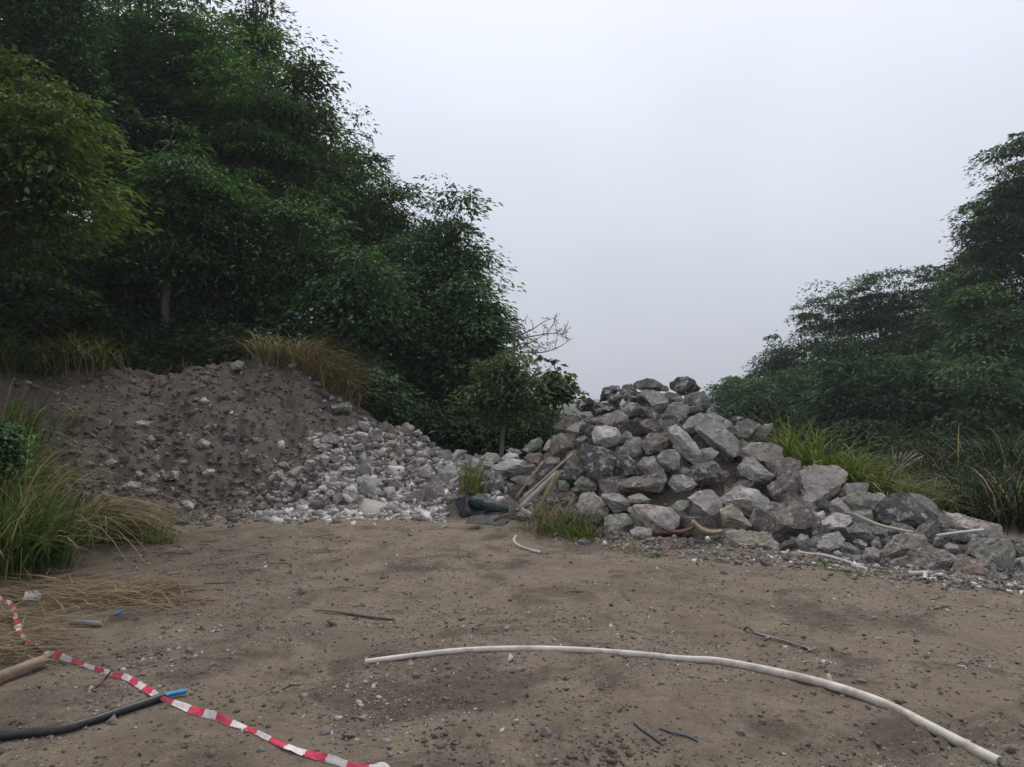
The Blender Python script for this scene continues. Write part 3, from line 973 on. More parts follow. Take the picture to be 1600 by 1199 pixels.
# unit stones to be shared by the many small ones
UNIT = []
for k in range(9):
    rg = np.random.default_rng(900 + k)
    N = rg.normal(size=(11, 3))
    N /= np.linalg.norm(N, axis=1)[:, None]
    N = np.vstack([N, np.eye(3), -np.eye(3)])
    D = np.concatenate([rg.uniform(.62, .95, 11), rg.uniform(.7, 1, 6)])
    V, F = cut_stone(N, D, (1, .8, .62), .5, 900 + k, 1.5)
    V /= np.abs(V).max()
    UNIT.append(sharp_mesh('stone', V, F, M['rock'], 28))


def rot3(rg):
    a, b, c = rg.uniform(0, 6.28, 3)
    return (a if rg.random() < .3 else rg.normal(0, .35), rg.normal(0, .35), c)


def lay_stone(name, x, y, z, r, tone, label, cat, group, rg, sink=.25):
    o = link(name, UNIT[rg.integers(len(UNIT))], None, (x, y, z + r * (.55 - sink)))
    o.scale = (r * rg.uniform(.85, 1.2), r * rg.uniform(.8, 1.1), r * rg.uniform(.7, 1.0))
    o.rotation_euler = rot3(rg)
    j = rg.uniform(.8, 1.15)
    o.color = (*[q * j * w_ for q, w_ in zip(TONE[tone], (1.03, 1.0, .94))], 1)
    tag(o, label, cat, group)
    return o


# rocks that show only in the gaps between the large ones
rg = np.random.default_rng(41)
for k in range(250):
    px = rg.uniform(730, 1590) if k < 190 else rg.uniform(890, 1130)
    py0, py1 = np.interp(px, PXC, CRE) + 14, np.interp(px, PXB, BAS) - 6
    py = rg.uniform(py0, py1) if k < 190 else py0 + rg.uniform(-2, 45)
    Y = hit(px, py)
    p = at(px, py, Y + .22)
    r = rg.uniform(.10, .23) if k < 190 else rg.uniform(.09, .17)
    lay_stone('gap_rock', p[0], p[1], p[2] - .13, r, rg.choice(['mid', 'brown', 'grey', 'dark', 'purple', 'pink']),
              'grey brown rock filling a gap between the large boulders of the pile', 'rock', 'rocks filling the gaps of the pile', rg, .3)

# loose pale rubble that has rolled down between mound and pile
rg = np.random.default_rng(42)
done = []
tries = 0
while len(done) < 250 and tries < 9000:
    tries += 1
    px, py = rg.uniform(405, 760), rg.uniform(660, 806)
    lim = np.interp(px, [405, 470, 520, 560, 600, 640, 700, 760], [792, 768, 738, 712, 694, 692, 706, 716]) + rg.normal(0, 20)
    if py < lim + 3 or py > np.interp(px, [425, 760], [796, 806]):
        continue
    if px > 696 and py > 752:
        continue
    if any(a + 3 < px < c_ - 3 and b + 3 < py < d_ + 4 for a, b, c_, d_ in PILE_BOX):
        continue
    s = rg.choice([rg.uniform(7, 10), rg.uniform(10, 17), rg.uniform(16, 24)], p=[.45, .40, .15])
    if any((px - a) ** 2 + (py - b) ** 2 < (.46 * (s + c)) ** 2 for a, b, c in done):
        continue
    done.append((px, py, s))
    g = ground_hit(px, py, 8, 17)
    lay_stone('rubble_stone', *g, s * .62 * g[1] / FPX, rg.choice(['pale', 'pink', 'white', 'chalk', 'mid'], p=[.22, .22, .24, .28, .04]),
              'loose pale stone in the spill of rubble between the soil mound and the boulder pile', 'stone', 'rubble spilled between mound and pile', rg)

# cobbles at the foot of the mound's left half and about its face
rg = np.random.default_rng(43)
for k in range(70):
    px = rg.uniform(185, 640)
    py = rg.uniform(752, 806) if k < 44 else rg.uniform(np.interp(px, PXC, CRE) + 25, 760)
    s = rg.uniform(6, 13)
    if any(a - 2 < px < c_ + 2 and b - 2 < py < d_ + 6 for a, b, c_, d_ in PILE_BOX):
        continue
    g = ground_hit(px, py, 8, 17)
    lay_stone('mound_stone', *g, s * .55 * g[1] / FPX, rg.choice(['pale', 'grey', 'mid', 'brown'], p=[.1, .25, .35, .3]),
              'fist sized stone stuck in the bare brown face of the soil mound', 'stone', 'fist sized stones in the soil mound', rg)

# pebbles along the foot of the boulder pile
rg = np.random.default_rng(44)
for k in range(64):
    px = rg.uniform(880, 1600)
    b = np.interp(px, PXB, BAS)
    py = b + rg.normal(0, 10) - 2
    g = ground_hit(px, py, 5, 13)
    s = rg.uniform(4, 9.5)
    lay_stone('foot_stone', *g, s * .55 * g[1] / FPX, rg.choice(['pale', 'white', 'grey', 'pink'], p=[.35, .2, .3, .15]),
              'small pale stone on the gravel strip along the front foot of the boulder pile', 'stone', 'small stones along the pile foot', rg)
for px, py, s, lb in ((470, 927, 15, 'largest pale stone lying alone on the left of the open yard'), (566, 948, 9, 'small white stone near the dark stick on the yard'),
                      (384, 946, 10, 'grey brown stone near the left straw on the open yard'), (1345, 1066, 11, 'pale stone just beyond the long white pipe'),
                      (1158, 1148, 12, 'round white stone on the yard inside the curve of the long pipe'), (1190, 1132, 9, 'white pebble beside the round white stone inside the pipe curve'),
                      (855, 1150, 16, 'flat white stone at the bottom middle of the yard'), (408, 1176, 10, 'white stone by the lower end of the striped tape'),
                      (175, 1132, 17, 'grey flat stone close in front of the black hose')):
    g = ground_hit(px, py)
    lay_stone('stone', *g, s * .6 * g[1] / FPX, 'pale', lb, 'stone', None, np.random.default_rng(int(px)), .3)


# ------------------------------------------------------------------ gravel nobody could count
def gravel(name, xyz, r, v, label, seed, kind='stuff', flat=.65):
    rg = np.random.default_rng(seed)
    S = np.array([[x, y, z] for z in (-1, 1) for y in (-1, 1) for x in (-1, 1)]) * .8
    F = np.array([[0, 2, 1], [1, 2, 3], [4, 5, 6], [5, 7, 6], [0, 1, 4], [1, 5, 4], [2, 6, 3], [3, 6, 7], [0, 4, 2], [2, 4, 6], [1, 3, 5], [3, 7, 5]])
    n = len(xyz)
    V = np.repeat(S[None], n, 0) * rg.uniform(.45, 1.3, (n, len(S), 1)) + rg.normal(0, .16, (n, len(S), 3))
    V *= np.stack([r * rg.uniform(.8, 1.3, n), r * rg.uniform(.7, 1.1, n), r * flat * rg.uniform(.7, 1.2, n)], 1)[:, None, :]
    a = rg.uniform(0, 6.28, n)
    ca, sa = np.cos(a)[:, None], np.sin(a)[:, None]
    tilt = rg.normal(0, .35, n)[:, None]
    X, Y, Zz = V[..., 0], V[..., 1], V[..., 2] + tilt * V[..., 0]
    V = np.stack([X * ca - Y * sa, X * sa + Y * ca, Zz], -1) + xyz[:, None, :]
    FF = (F[None] + (np.arange(n) * len(S))[:, None, None]).reshape(-1, 3)
    o = link(name, mesh_np(name, V.reshape(-1, 3), FF, M['gravel'], attrs={'v': np.repeat(v, len(S))}))
    return tag(o, label, 'gravel', None, kind)


rg = np.random.default_rng(51)
n = 66000
Yg = 2.5 * (10.5 / 2.5) ** rg.uniform(0, 1, n)
xg = rg.uniform(-.78, .78, n) * Yg
cl = fbm(np.stack([xg, Yg, 0 * xg], 1) * 1.3, 3, 77)
keep = rg.uniform(-.3, .55, n) < cl
xg, Yg = xg[keep], Yg[keep]
px = col_of(xg, Yg)
keep = heap(xg, Yg)[1] < .05
xg, Yg = xg[keep], Yg[keep]
rr = rg.gamma(1.1, .0030, len(xg)) + .0018
gravel('gravel', np.stack([xg, Yg, gz(xg, Yg) + rr * .15], 1), rr, np.clip(rg.normal(.52, .22, len(xg)), 0, .86), 'fine grey gravel scattered over the dirt yard', 1)

rg = np.random.default_rng(54)
n = 30000
Yg = 2.5 * (8.6 / 2.5) ** rg.uniform(0, 1, n)
xg = rg.uniform(-.74, .74, n) * Yg
cl = fbm(np.stack([xg, Yg, 0 * xg], 1) * 2.1, 3, 78)
keep = (rg.uniform(-.6, .5, n) < cl) & (heap(xg, Yg)[1] < .03)
xg, Yg = xg[keep], Yg[keep]
rr = rg.gamma(1.4, .0022, len(xg)) + .002
gravel('grit', np.stack([xg, Yg, gz(xg, Yg) + rr * .1], 1), rr, np.clip(rg.normal(.24, .13, len(xg)), 0, 1), 'brown grit and earth crumbs trodden into the yard', 4)

rg = np.random.default_rng(52)
n = 13000
px = rg.uniform(20, 800, n)
tt = rg.uniform(-.02, 1.02, n)
tt = np.where(rg.random(n) < .14, -np.abs(rg.normal(0, .11, n)), tt)
yb = CAM_H * FPX / (np.interp(px, PXB, BAS) - 620)
Yg = yb + tt * np.interp(px, PXD, DEP)
xg = (px - 800) / FPX * Yg
pe = px - 190 * np.clip(tt, 0, 1) + 90 * fbm(np.stack([xg * 1.6, Yg * 1.6, 0 * xg], 1), 3, 91) + rg.normal(0, 34, n)   # the spill lies low and to the right
keep_ = rg.random(n) < .5 + .5 * sst((pe - 330) / 160) + .35 * (tt < .22)
px, tt, yb, Yg, xg, pe = px[keep_], tt[keep_], yb[keep_], Yg[keep_], xg[keep_], pe[keep_]
n = len(px)
rr = rg.gamma(1.5, .011, n) + .006
pal = sst((pe - 345) / 150) * .56 + .26
spill = sst((pe - 360) / 140) * (tt < .95)
rr *= 1 + .35 * spill
clear = ~((px > 698) & (px < 838) & (tt < .3))
xg, Yg, rr, pal = xg[clear], Yg[clear], rr[clear], pal[clear]
gravel('rubble', np.stack([xg, Yg, gz(xg, Yg) + rr * .1], 1), rr, np.clip(rg.normal(pal, .2), 0, 1), 'mixed small rubble and soil crumbs over the bare mound', 2)

rg = np.random.default_rng(53)
n = 5600
px = rg.uniform(640, 1700, n)
yb = CAM_H * FPX / (np.interp(px, PXB, BAS) - 620)
tt = np.where(rg.random(n) < .62, rg.normal(0, .09, n), rg.uniform(0, .9, n))
Yg = yb + tt * np.interp(px, PXD, DEP)
xg = (px - 800) / FPX * Yg
rr = rg.gamma(1.5, .006, n) + .004
keep = (px > 838) | (tt > .16) | (px < 690)
xg, Yg, rr = xg[keep], Yg[keep], rr[keep]
n = len(rr)
gravel('gravel', np.stack([xg, Yg, gz(xg, Yg) + rr * .2], 1), rr, np.clip(rg.normal(.56, .24, n), 0, 1), 'pale chippings strewn along the foot and ledges of the boulder pile', 3)

# ------------------------------------------------------------------ trees
def unit(v):
    return v / (np.linalg.norm(v, axis=-1, keepdims=True) + 1e-9)


def leaves(P, axis_, up, L, W, v, droop):
    """bent rhombic leaves: P base points, axis_ directions, up normals"""
    n = len(P)
    side = unit(np.cross(axis_, up))
    nor = np.cross(side, axis_)
    L, W = L[:, None], W[:, None]
    tip = P + axis_ * L - nor * (droop[:, None] * L)
    mid = P + axis_ * (L * .45) + nor * (L * .05)
    V = np.stack([P, mid + side * W, tip, mid - side * W], 1).reshape(-1, 3)
    F = np.arange(n * 4).reshape(n, 4)
    return V, F, np.repeat(v, 4)


def tree(name, label, cat, base, crown_c, rad, mat, seed, sprays=200, per=70, leaf=.13, trunk_r=.11, bark='bark', limbs=12, gap=.0, group=None, droop=.34,
         spray=.78, thin=.10, shell=.3, wobble=1.0, lumpy=.85, vbias=0.0, aspect=.42):
    rg = np.random.default_rng(seed)
    base, cc, rad = np.array(base, float), np.array(crown_c, float), np.array(rad, float)
    root = empty(name, base)
    tag(root, label, cat, group)
    sprays, per = max(10, int(sprays * .56)), int(per * 1.62)
    # crown points
    pts = []
    while len(pts) < sprays:
        d = rg.normal(size=(sprays * 3, 3))
        d = unit(d)
        r = rg.uniform(shell ** 2, 1, len(d)) ** .5
        lump = 1 + lumpy * fbm(d * 2.3 + seed, 3, seed)
        s = d * (r * lump)[:, None]
        s[:, 2] = np.where(s[:, 2] < 0, s[:, 2] * .9, s[:, 2])
        ok = fbm(s * 2.6 + seed * 1.7, 2, seed + 5) > gap - .45
        pts = (list(pts) + list(s[ok]))[:sprays]
    S = np.array(pts)
    C = cc + S * np.maximum(rad - spray * np.array([.55, .55, .25]), rad * .45)
    # trunk and limbs
    tb = MB()
    top = cc + np.array([0, 0, rad[2] * .55])
    k = np.linspace(0, 1, 9)
    wob = np.stack([np.interp(k, np.linspace(0, 1, 5), rg.normal(0, .10, 5)), np.interp(k, np.linspace(0, 1, 5), rg.normal(0, .10, 5)), 0 * k], 1) * (k * (1 - k) * 4)[:, None]
    tp = base + (top - base) * k[:, None] + wobble * wob * np.linalg.norm(top - base) * .35
    tp[0, 2] -= .3
    tb.tube(tp - base, trunk_r * (1 - .8 * k) + .01, 8)
    order = rg.permutation(len(C))[:limbs]
    ends = C[order]
    own = np.argmin(np.linalg.norm(C[:, None] - ends[None], axis=2), 1)
    for q, e in enumerate(ends):
        lo = max(.15, (cc[2] - rad[2] - base[2]) / (top[2] - base[2] + 1e-6))
        f = np.clip(((e[2] - base[2]) / (top[2] - base[2])) - rg.uniform(.12, .35), lo * .7, .92)
        s = np.array([np.interp(f, k, tp[:, i]) for i in range(3)])
        m = (s + e) / 2 + np.array([0, 0, .10 * np.linalg.norm(e - s)]) + rg.normal(0, .08, 3)
        lp = smooth_path([s, m, e], 4)
        tb.tube(lp - base, np.linspace(trunk_r * .42 * (1 - f * .5), .012, len(lp)), 5, cap=False)
        for i in np.nonzero(own == q)[0]:
            w = lp[rg.integers(2, len(lp))]
            mm = (w + C[i]) / 2 + rg.normal(0, .06, 3)
            tb.tube(np.array([w, mm, C[i]]) - base, [.014, .010, .005], 3, cap=False)
    link('trunk', tb.mesh('trunk', M[bark], True), root)
    # the foliage: shallow domed tiers of leaves, each a ragged pad that tilts outwards, with dark air between them
    n = len(C)
    out = C - (cc - np.array([0, 0, rad[2] * .4]))
    out[:, 2] = 0
    out = unit(out + rg.normal(0, .2, out.shape) * [1, 1, 0])
    sd_ = np.cross(out, [0, 0, 1.0])
    rr = np.linalg.norm((C - cc) / rad, axis=1)
    sl = spray * rg.uniform(.5, 1.5, n)
    N = n * per
    id_ = np.repeat(np.arange(n), per)
    th = rg.uniform(0, 2 * math.pi, N)
    r = np.sqrt(rg.uniform(0, 1, N))
    edge = 1 + .42 * vnoise(np.stack([np.cos(th) * 1.7 + id_ * 3.7, np.sin(th) * 1.7, id_ * 1.3], 1), seed) + .2 * vnoise(np.stack([np.cos(th) * 5 + id_, np.sin(th) * 5, id_ * 2.3], 1), seed + 1)
    a, b = r * np.cos(th) * edge, r * np.sin(th) * edge * .85
    c = thin * rg.normal(0, 1, N) + .10 * vnoise(np.stack([a * 2.2 + id_, b * 2.2, id_ * 1.7], 1), seed + 2)
    tilt = rg.uniform(.05, .5, n) * np.clip(rr, .3, 1.1)
    P = C[id_] + out[id_] * (a * sl[id_])[:, None] + sd_[id_] * (b * sl[id_])[:, None]
    P[:, 2] += (c - droop * (a * a + b * b) - tilt[id_] * a) * sl[id_]
    ax = out[id_] * (a + .25)[:, None] + sd_[id_] * b[:, None]
    ax = unit(ax + rg.normal(0, .38, (N, 3)) * [1, 1, .5] - np.array([0, 0, .18]))
    up = unit(np.stack([rg.normal(0, .34, N), rg.normal(0, .34, N), np.ones(N)], 1) + out[id_] * (tilt[id_] * .8)[:, None])
    Ll = leaf * 1.17 * rg.uniform(.6, 1.3, N)
    vv = np.clip(.42 + vbias + .20 * rg.normal(size=n)[id_] + .14 * rg.normal(size=N) + .12 * np.clip(r - .5, 0, 1), 0, 1)
    V, F, v = leaves(P - base, ax, up, Ll, Ll * aspect * .5, vv, rg.uniform(.0, .35, N))
    link('crown', mesh_np('crown', V, F, M[mat], attrs={'v': v}), root)
    return root


def tree_px(label, px, top, bot, halfw, Y, mat, seed, depth=None, base_px=None, name='broadleaf_tree', cat='tree', lean=0, **kw):
    """a tree whose crown, standing Y metres away, spans these heights"""
    t, b = at(px, top, Y)[2], at(px, bot, Y)[2]
    c = at(px, 600, Y)
    r = halfw / FPX * Y
    bx = at(px if base_px is None else base_px, 600, Y)[0]
    bz = float(gz(bx, Y))
    return tree(name, label, cat, (bx, Y, bz), (c[0], Y, (t + b) / 2), (r, depth or r * .9, (t - b) / 2), M and mat, seed, **kw)


LW = 'trees of the dark wood on the left slope'
RW = 'trees on the right beyond the rock pile'
# --- left wood, back row along the skyline (from the gap leftwards)
tree_px('broad layered tree at the right end of the left wood jutting into the sky', 690, 285, 600, 104, 20, 'leaf_a', 11, sprays=270, per=80, limbs=14, gap=.12, trunk_r=.13, group=LW)
tree_px('tree on the skyline step just left of the jutting end tree', 590, 238, 560, 100, 23, 'leaf_a', 12, sprays=230, per=75, gap=.05, group=LW)
tree_px('bright topped tree on the skyline above the dry mound grass', 515, 155, 480, 100, 24, 'leaf_b', 13, sprays=240, per=75, gap=.03, group=LW)
tree_px('thin crowned tree with loose twigs showing sky on the steep skyline', 462, 75, 330, 84, 22, 'leaf_c', 14, sprays=120, per=55, gap=.25, group=LW, leaf=.16)
tree_px('light green tall tree in the upper middle of the left wood', 395, 70, 420, 115, 21, 'leaf_b', 15, sprays=260, per=80, gap=.0, group=LW, vbias=.08)
tree_px('dark airy treetop standing highest against the sky', 392, -40, 130, 48, 25, 'leaf_c', 16, sprays=90, per=60, gap=.2, group=LW)
tree_px('tall green tree left of the dark airy treetop at the upper edge', 300, -10, 360, 110, 22, 'leaf_b', 17, sprays=340, per=80, group=LW)
tree_px('tree reaching past the upper edge of the photo second from the left corner', 190, -60, 320, 105, 21, 'leaf_a', 18, sprays=260, per=80, group=LW)
tree_px('drooping feathery tree filling the top left corner', 60, -140, 260, 130, 18, 'leaf_a', 19, sprays=300, per=80, group=LW, droop=.9)
tree_px('dark tree at the far left edge behind the drooping one', -80, -200, 300, 140, 20, 'leaf_a', 20, sprays=240, per=70, group=LW)
# --- a further row up the slope that closes the view
for i, (px, top, bot, hw, lb) in enumerate(((540, 230, 520, 80, 'tree half hidden behind the bright topped skyline tree'), (440, 150, 420, 90, 'tree half hidden behind the light green tall tree'),
                                            (340, 0, 420, 110, 'tree half hidden left of the light green tall tree'), (220, -50, 420, 120, 'tree deep in the wood below the upper photo edge'),
                                            (100, 0, 440, 120, 'tree deep in the wood behind the drooping corner tree'), (-40, 0, 460, 120, 'tree deep in the wood at the far left edge'))):
    tree_px(lb, px, top, bot, hw, 27.5, 'leaf_a', 130 + i, sprays=330, per=60, leaf=.22, group=LW)
# --- middle row
tree_px('near tree at the left edge with bright layered sprays', 40, 70, 440, 150, 13.5, 'leaf_d', 21, base_px=-90, trunk_r=.08, sprays=190, per=70, leaf=.13, group=LW, thin=.045, gap=.1, droop=.25, spray=.95, vbias=.1)
tree_px('shaded tree with a pale slanting stem in the middle of the left wood', 268, 190, 470, 110, 17.5, 'leaf_b', 22, base_px=258, sprays=230, per=75, group=LW, bark='pale_bark', trunk_r=.10)
tree_px('rounded dark tree standing behind the notch of the mound crest', 355, 280, 560, 120, 18.5, 'leaf_a', 23, sprays=230, per=75, group=LW)
tree_px('mid green tree over the dry grass on the mound top', 450, 270, 560, 112, 18.5, 'leaf_b', 24, sprays=240, per=75, group=LW)
tree_px('dark tree just right of the dry mound grass', 555, 370, 650, 105, 17.5, 'leaf_a', 25, sprays=230, per=75, gap=.05, group=LW)
tree_px('low dark tree under the jutting end tree with sky specks in it', 650, 420, 690, 95, 19, 'leaf_a', 26, sprays=170, per=65, gap=.25, group=LW)
tree_px('dark layered lower tree at the right end of the left wood', 738, 430, 670, 68, 18, 'leaf_a', 27, sprays=200, per=75, gap=.16, group=LW)
tree_px('deep shade tree behind the left bank grasses', 150, 330, 600, 110, 18, 'leaf_a', 28, sprays=210, per=75, group=LW)
tree_px('deep shade tree at the left edge above the bank', -30, 380, 640, 120, 16.5, 'leaf_a', 29, sprays=210, per=75, group=LW)
# --- the wood runs on along the yard's left side, unseen trees added to shade the bank
for i, (x, y, lb) in enumerate(((-10.8, 8.6, 'unseen tree of the left wood nearest the yard, added for shade'), (-10.6, 4.6, 'unseen tree of the left wood beside the camera, added for shade'), (-12.4, 12.2, 'unseen tree of the left wood farthest back, added for shade'))):
    tree('broadleaf_tree', lb, 'tree', (x, y, float(gz(x, y))), (x, y, 6.2), (2.9, 2.8, 3.6), 'leaf_b', 150 + i, sprays=230, per=60, leaf=.16, group=LW)
# --- at the saddle
tree_px('tree on the falling ground behind the pale stem tree', 765, 540, 740, 62, 23, 'leaf_a', 160, sprays=200, per=65, gap=.12, group=LW)
tree_px('low tree on the falling ground behind the sparse sapling', 835, 610, 760, 46, 24, 'leaf_c', 161, sprays=140, per=60, gap=.15, group=LW)
tree_px('small tree with a bare pale stem behind the low saddle', 790, 532, 672, 78, 13.9, 'leaf_c', 30, base_px=781, wobble=.12, sprays=260, per=24, leaf=.085, trunk_r=.042, vbias=.1, shell=.15, bark='pale_bark', gap=.12, limbs=11, spray=.40)
tree_px('sparse round leaved sapling against the sky left of the black boulder', 866, 565, 640, 34, 14.4, 'leaf_c', 31, sprays=80, per=12, leaf=.115, trunk_r=.028, gap=.35, limbs=7, spray=.3, aspect=.8)
for i, (px, top, bot, hw, Y, mt, lb) in enumerate((
        (590, 570, 690, 60, 15.6, 'leaf_b', 'bush hanging over the right shoulder of the soil mound'),
        (668, 620, 730, 55, 15.6, 'leaf_a', 'dark bush right of the mound shoulder bush'),
        (735, 620, 745, 55, 15.6, 'leaf_a', 'dark bush low in the gap left of the pale stem tree'),
        (832, 625, 725, 44, 15.8, 'leaf_b', 'green bush right of the pale stem tree at the saddle'),
        (520, 540, 640, 45, 15.8, 'leaf_a', 'dark bush under the drooping dry mound grass'),
        (330, 490, 600, 75, 16.2, 'leaf_a', 'dark bush behind the notch of the mound crest'),
        (210, 470, 600, 75, 16.4, 'leaf_a', 'dark bush above the hanging bank grass'),
        (90, 450, 600, 80, 15.6, 'leaf_a', 'dark bush at the top of the left bank'),
        (-40, 450, 640, 90, 14.5, 'leaf_a', 'dark bush at the left edge of the bank top'))):
    tree_px(lb, px, top, bot, hw, Y, 'leaf_shade' if mt == 'leaf_a' else 'leaf_a', 40 + i, name='bush', cat='bush', sprays=110, per=60, leaf=.11, trunk_r=.035, limbs=7, spray=.6, group='bushes behind the heaps')

# --- right hand wood, hazier and farther off
for i, (px, top, bot, hw, Y, mt, kw, lb) in enumerate((
        (1160, 590, 700, 48, 34, 'leaf_b', {}, 'lowest tree at the left tip of the right wood next to the pile peak'),
        (1222, 520, 700, 52, 32, 'leaf_a', {}, 'second tree from the tip of the right wood'),
        (1300, 450, 680, 66, 31, 'leaf_a', dict(gap=.08), 'rounded tree at the first high step of the right wood'),
        (1375, 415, 640, 66, 30, 'leaf_a', dict(gap=.05), 'flat topped tree in the middle of the right skyline'),
        (1460, 412, 650, 78, 29, 'leaf_c', dict(gap=.04, sprays=320), 'thin crowned tree with bare stems left of the tall right tree'),
        (1600, 205, 480, 74, 25, 'leaf_a', dict(gap=.08, sprays=300, droop=.22, thin=.06), 'tall airy tree rising at the right edge of the photo'),
        (1532, 320, 520, 32, 26, 'leaf_e', dict(gap=.1, sprays=110), 'russet tinged slim treetop against the left side of the tall right tree'),
        (1535, 400, 600, 50, 24.5, 'leaf_a', {}, 'tree filling the step under the russet slim treetop'),
        (1505, 415, 620, 62, 27, 'leaf_a', {}, 'dark tree behind the thin crowned tree with bare stems'),
        (1190, 600, 760, 62, 24, 'leaf_a', {}, 'low shady tree at the tip of the right wood behind the pile shoulder'),
        (1330, 540, 760, 80, 21, 'leaf_a', {}, 'shady tree between the tall green grass and the middle of the right wood'),
        (1450, 540, 780, 80, 20, 'leaf_a', {}, 'shady tree above the russet plumed grass'),
        (1540, 560, 830, 80, 18, 'leaf_b', {}, 'shady tree over the long pinkish slab'),
        (1660, 180, 560, 90, 24, 'leaf_a', {}, 'tree cut by the right edge of the photo behind the tall airy one'),
        (1560, 450, 660, 80, 23, 'leaf_b', dict(vbias=-.15), 'spreading green tree below the tall right tree'),
        (1270, 560, 740, 80, 26, 'leaf_a', {}, 'dark shady tree behind the tall green grass'),
        (1390, 560, 750, 85, 24, 'leaf_b', dict(vbias=-.2), 'wide layered tree in the middle of the right wood'),
        (1480, 600, 790, 75, 21, 'leaf_c', dict(vbias=-.2), 'low grey green tree in the right wood with a forked stem'),
        (1590, 620, 830, 80, 19, 'leaf_b', dict(vbias=-.2), 'low dark tree at the right edge above the boulders'),
        (1680, 560, 850, 90, 17, 'leaf_a', {}, 'dark tree outside the right edge of the boulders'))):
    a = dict(sprays=250, per=80, leaf=.17, vbias=-.16, group=RW, spray=.85, lumpy=.55)
    a.update(kw)
    tree_px(lb, px, top - 12, bot, hw * 1.14, Y * 1.35, mt, 60 + i, **a)
for i, (px, top, bot, hw, Y, lb) in enumerate(((1230, 640, 770, 66, 17, 'dark bush behind the left of the tall green grass'), (1440, 660, 820, 75, 15, 'dark bush right of the dry plumed grass'),
                                              (1530, 680, 860, 80, 13.5, 'dark bush behind the long pinkish slab'), (1625, 690, 890, 80, 12.5, 'dark bush at the right edge behind the boulders'),
                                              (1350, 640, 760, 70, 18, 'dark bush between the tall green grass and the right wood'))):
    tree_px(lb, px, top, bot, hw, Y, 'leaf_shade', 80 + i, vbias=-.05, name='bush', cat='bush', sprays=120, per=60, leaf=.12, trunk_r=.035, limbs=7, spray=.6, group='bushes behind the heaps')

# --- the bare dead tree leaning out over the saddle
root_p = at(796, 585, 16.5)
dead = MB()
rg = np.random.default_rng(5)
b0 = np.array([root_p[0] - .3, 16.5, float(gz(root_p[0] - .3, 16.5))])


def dead_branch(P, r0, depth=0):
    P = smooth_path(P, 5)
    dead.tube(P - b0, np.maximum(np.linspace(r0, r0 * .25, len(P)), .0035), 4, cap=False)
    if depth > 1:
        return
    for k in range(6):
        f = rg.integers(len(P) // 4, len(P))
        d = unit(P[min(f + 1, len(P) - 1)] - P[max(f - 1, 0)] + rg.normal(0, .55, 3) + np.array([.1, 0, .06]))
        L = np.linalg.norm(P[-1] - P[0]) * rg.uniform(.18, .36)
        e = P[f] + d * L
        m = (P[f] + e) / 2 + rg.normal(0, .06, 3) * L
        dead_branch([P[f], m, e], r0 * .5, depth + 1)


stem = [b0, at(800, 600, 16.5), at(803, 545, 16.5), at(804, 515, 16.5)]
dead.tube(smooth_path(stem, 5) - b0, np.linspace(.06, .03, 16), 6)
for path in ([(803, 527), (828, 517), (850, 503), (866, 497)], [(804, 531), (835, 525), (868, 521), (890, 530)], [(812, 545), (835, 532), (856, 520)],
             [(812, 550), (845, 551), (872, 543), (896, 528)], [(803, 522), (812, 508), (821, 500)], [(826, 562), (840, 545), (846, 535)]):
    dead_branch([at(a, b, 16.5 + rg.uniform(-.4, .4)) for a, b in path], .017, 0)
o = empty('dead_tree', b0)
tag(o, 'leafless dead tree leaning out against the sky above the saddle', 'tree')
link('branches', dead.mesh('branches', M['dead'], True), o)


# ------------------------------------------------------------------ grasses
def blades(B, az, h, w, bend, dry, rg, seg=5, v=None):
    """curved tapering blades; returns V, F, v"""
    n = len(B)
    t = np.linspace(0, 1, seg + 1)
    d = np.stack([np.cos(az), np.sin(az), 0 * az], 1)
    s = np.stack([-np.sin(az), np.cos(az), 0 * az], 1)
    tw = rg.normal(0, .5, n)
    s = s * np.cos(tw)[:, None] + d * np.sin(tw)[:, None]
    outw = (h * bend)[:, None] * (.25 * t + .75 * t ** 2.2)[None]
    zz = h[:, None] * (t[None] - (bend[:, None] * .62) * t[None] ** 2.4)
    ctr = B[:, None, :] + d[:, None, :] * outw[..., None] + np.array([0, 0, 1.0]) * zz[..., None]
    ww = (w[:, None] * (1 - t[None] ** 1.8) * (.55 + .45 * np.minimum(1, t[None] * 4)) + .0006)[..., None] * s[:, None, :]
    V = np.stack([ctr - ww, ctr + ww], 2).reshape(-1, 3)
    k = (np.arange(n) * (seg + 1) * 2)[:, None] + (np.arange(seg) * 2)[None]
    F = np.stack([k, k + 1, k + 3, k + 2], -1).reshape(-1, 4)
    if v is None:
        v = np.clip(rg.normal(.5, .22, n), 0, 1)
    return V, F, np.repeat(v, (seg + 1) * 2), np.repeat(dry, seg)


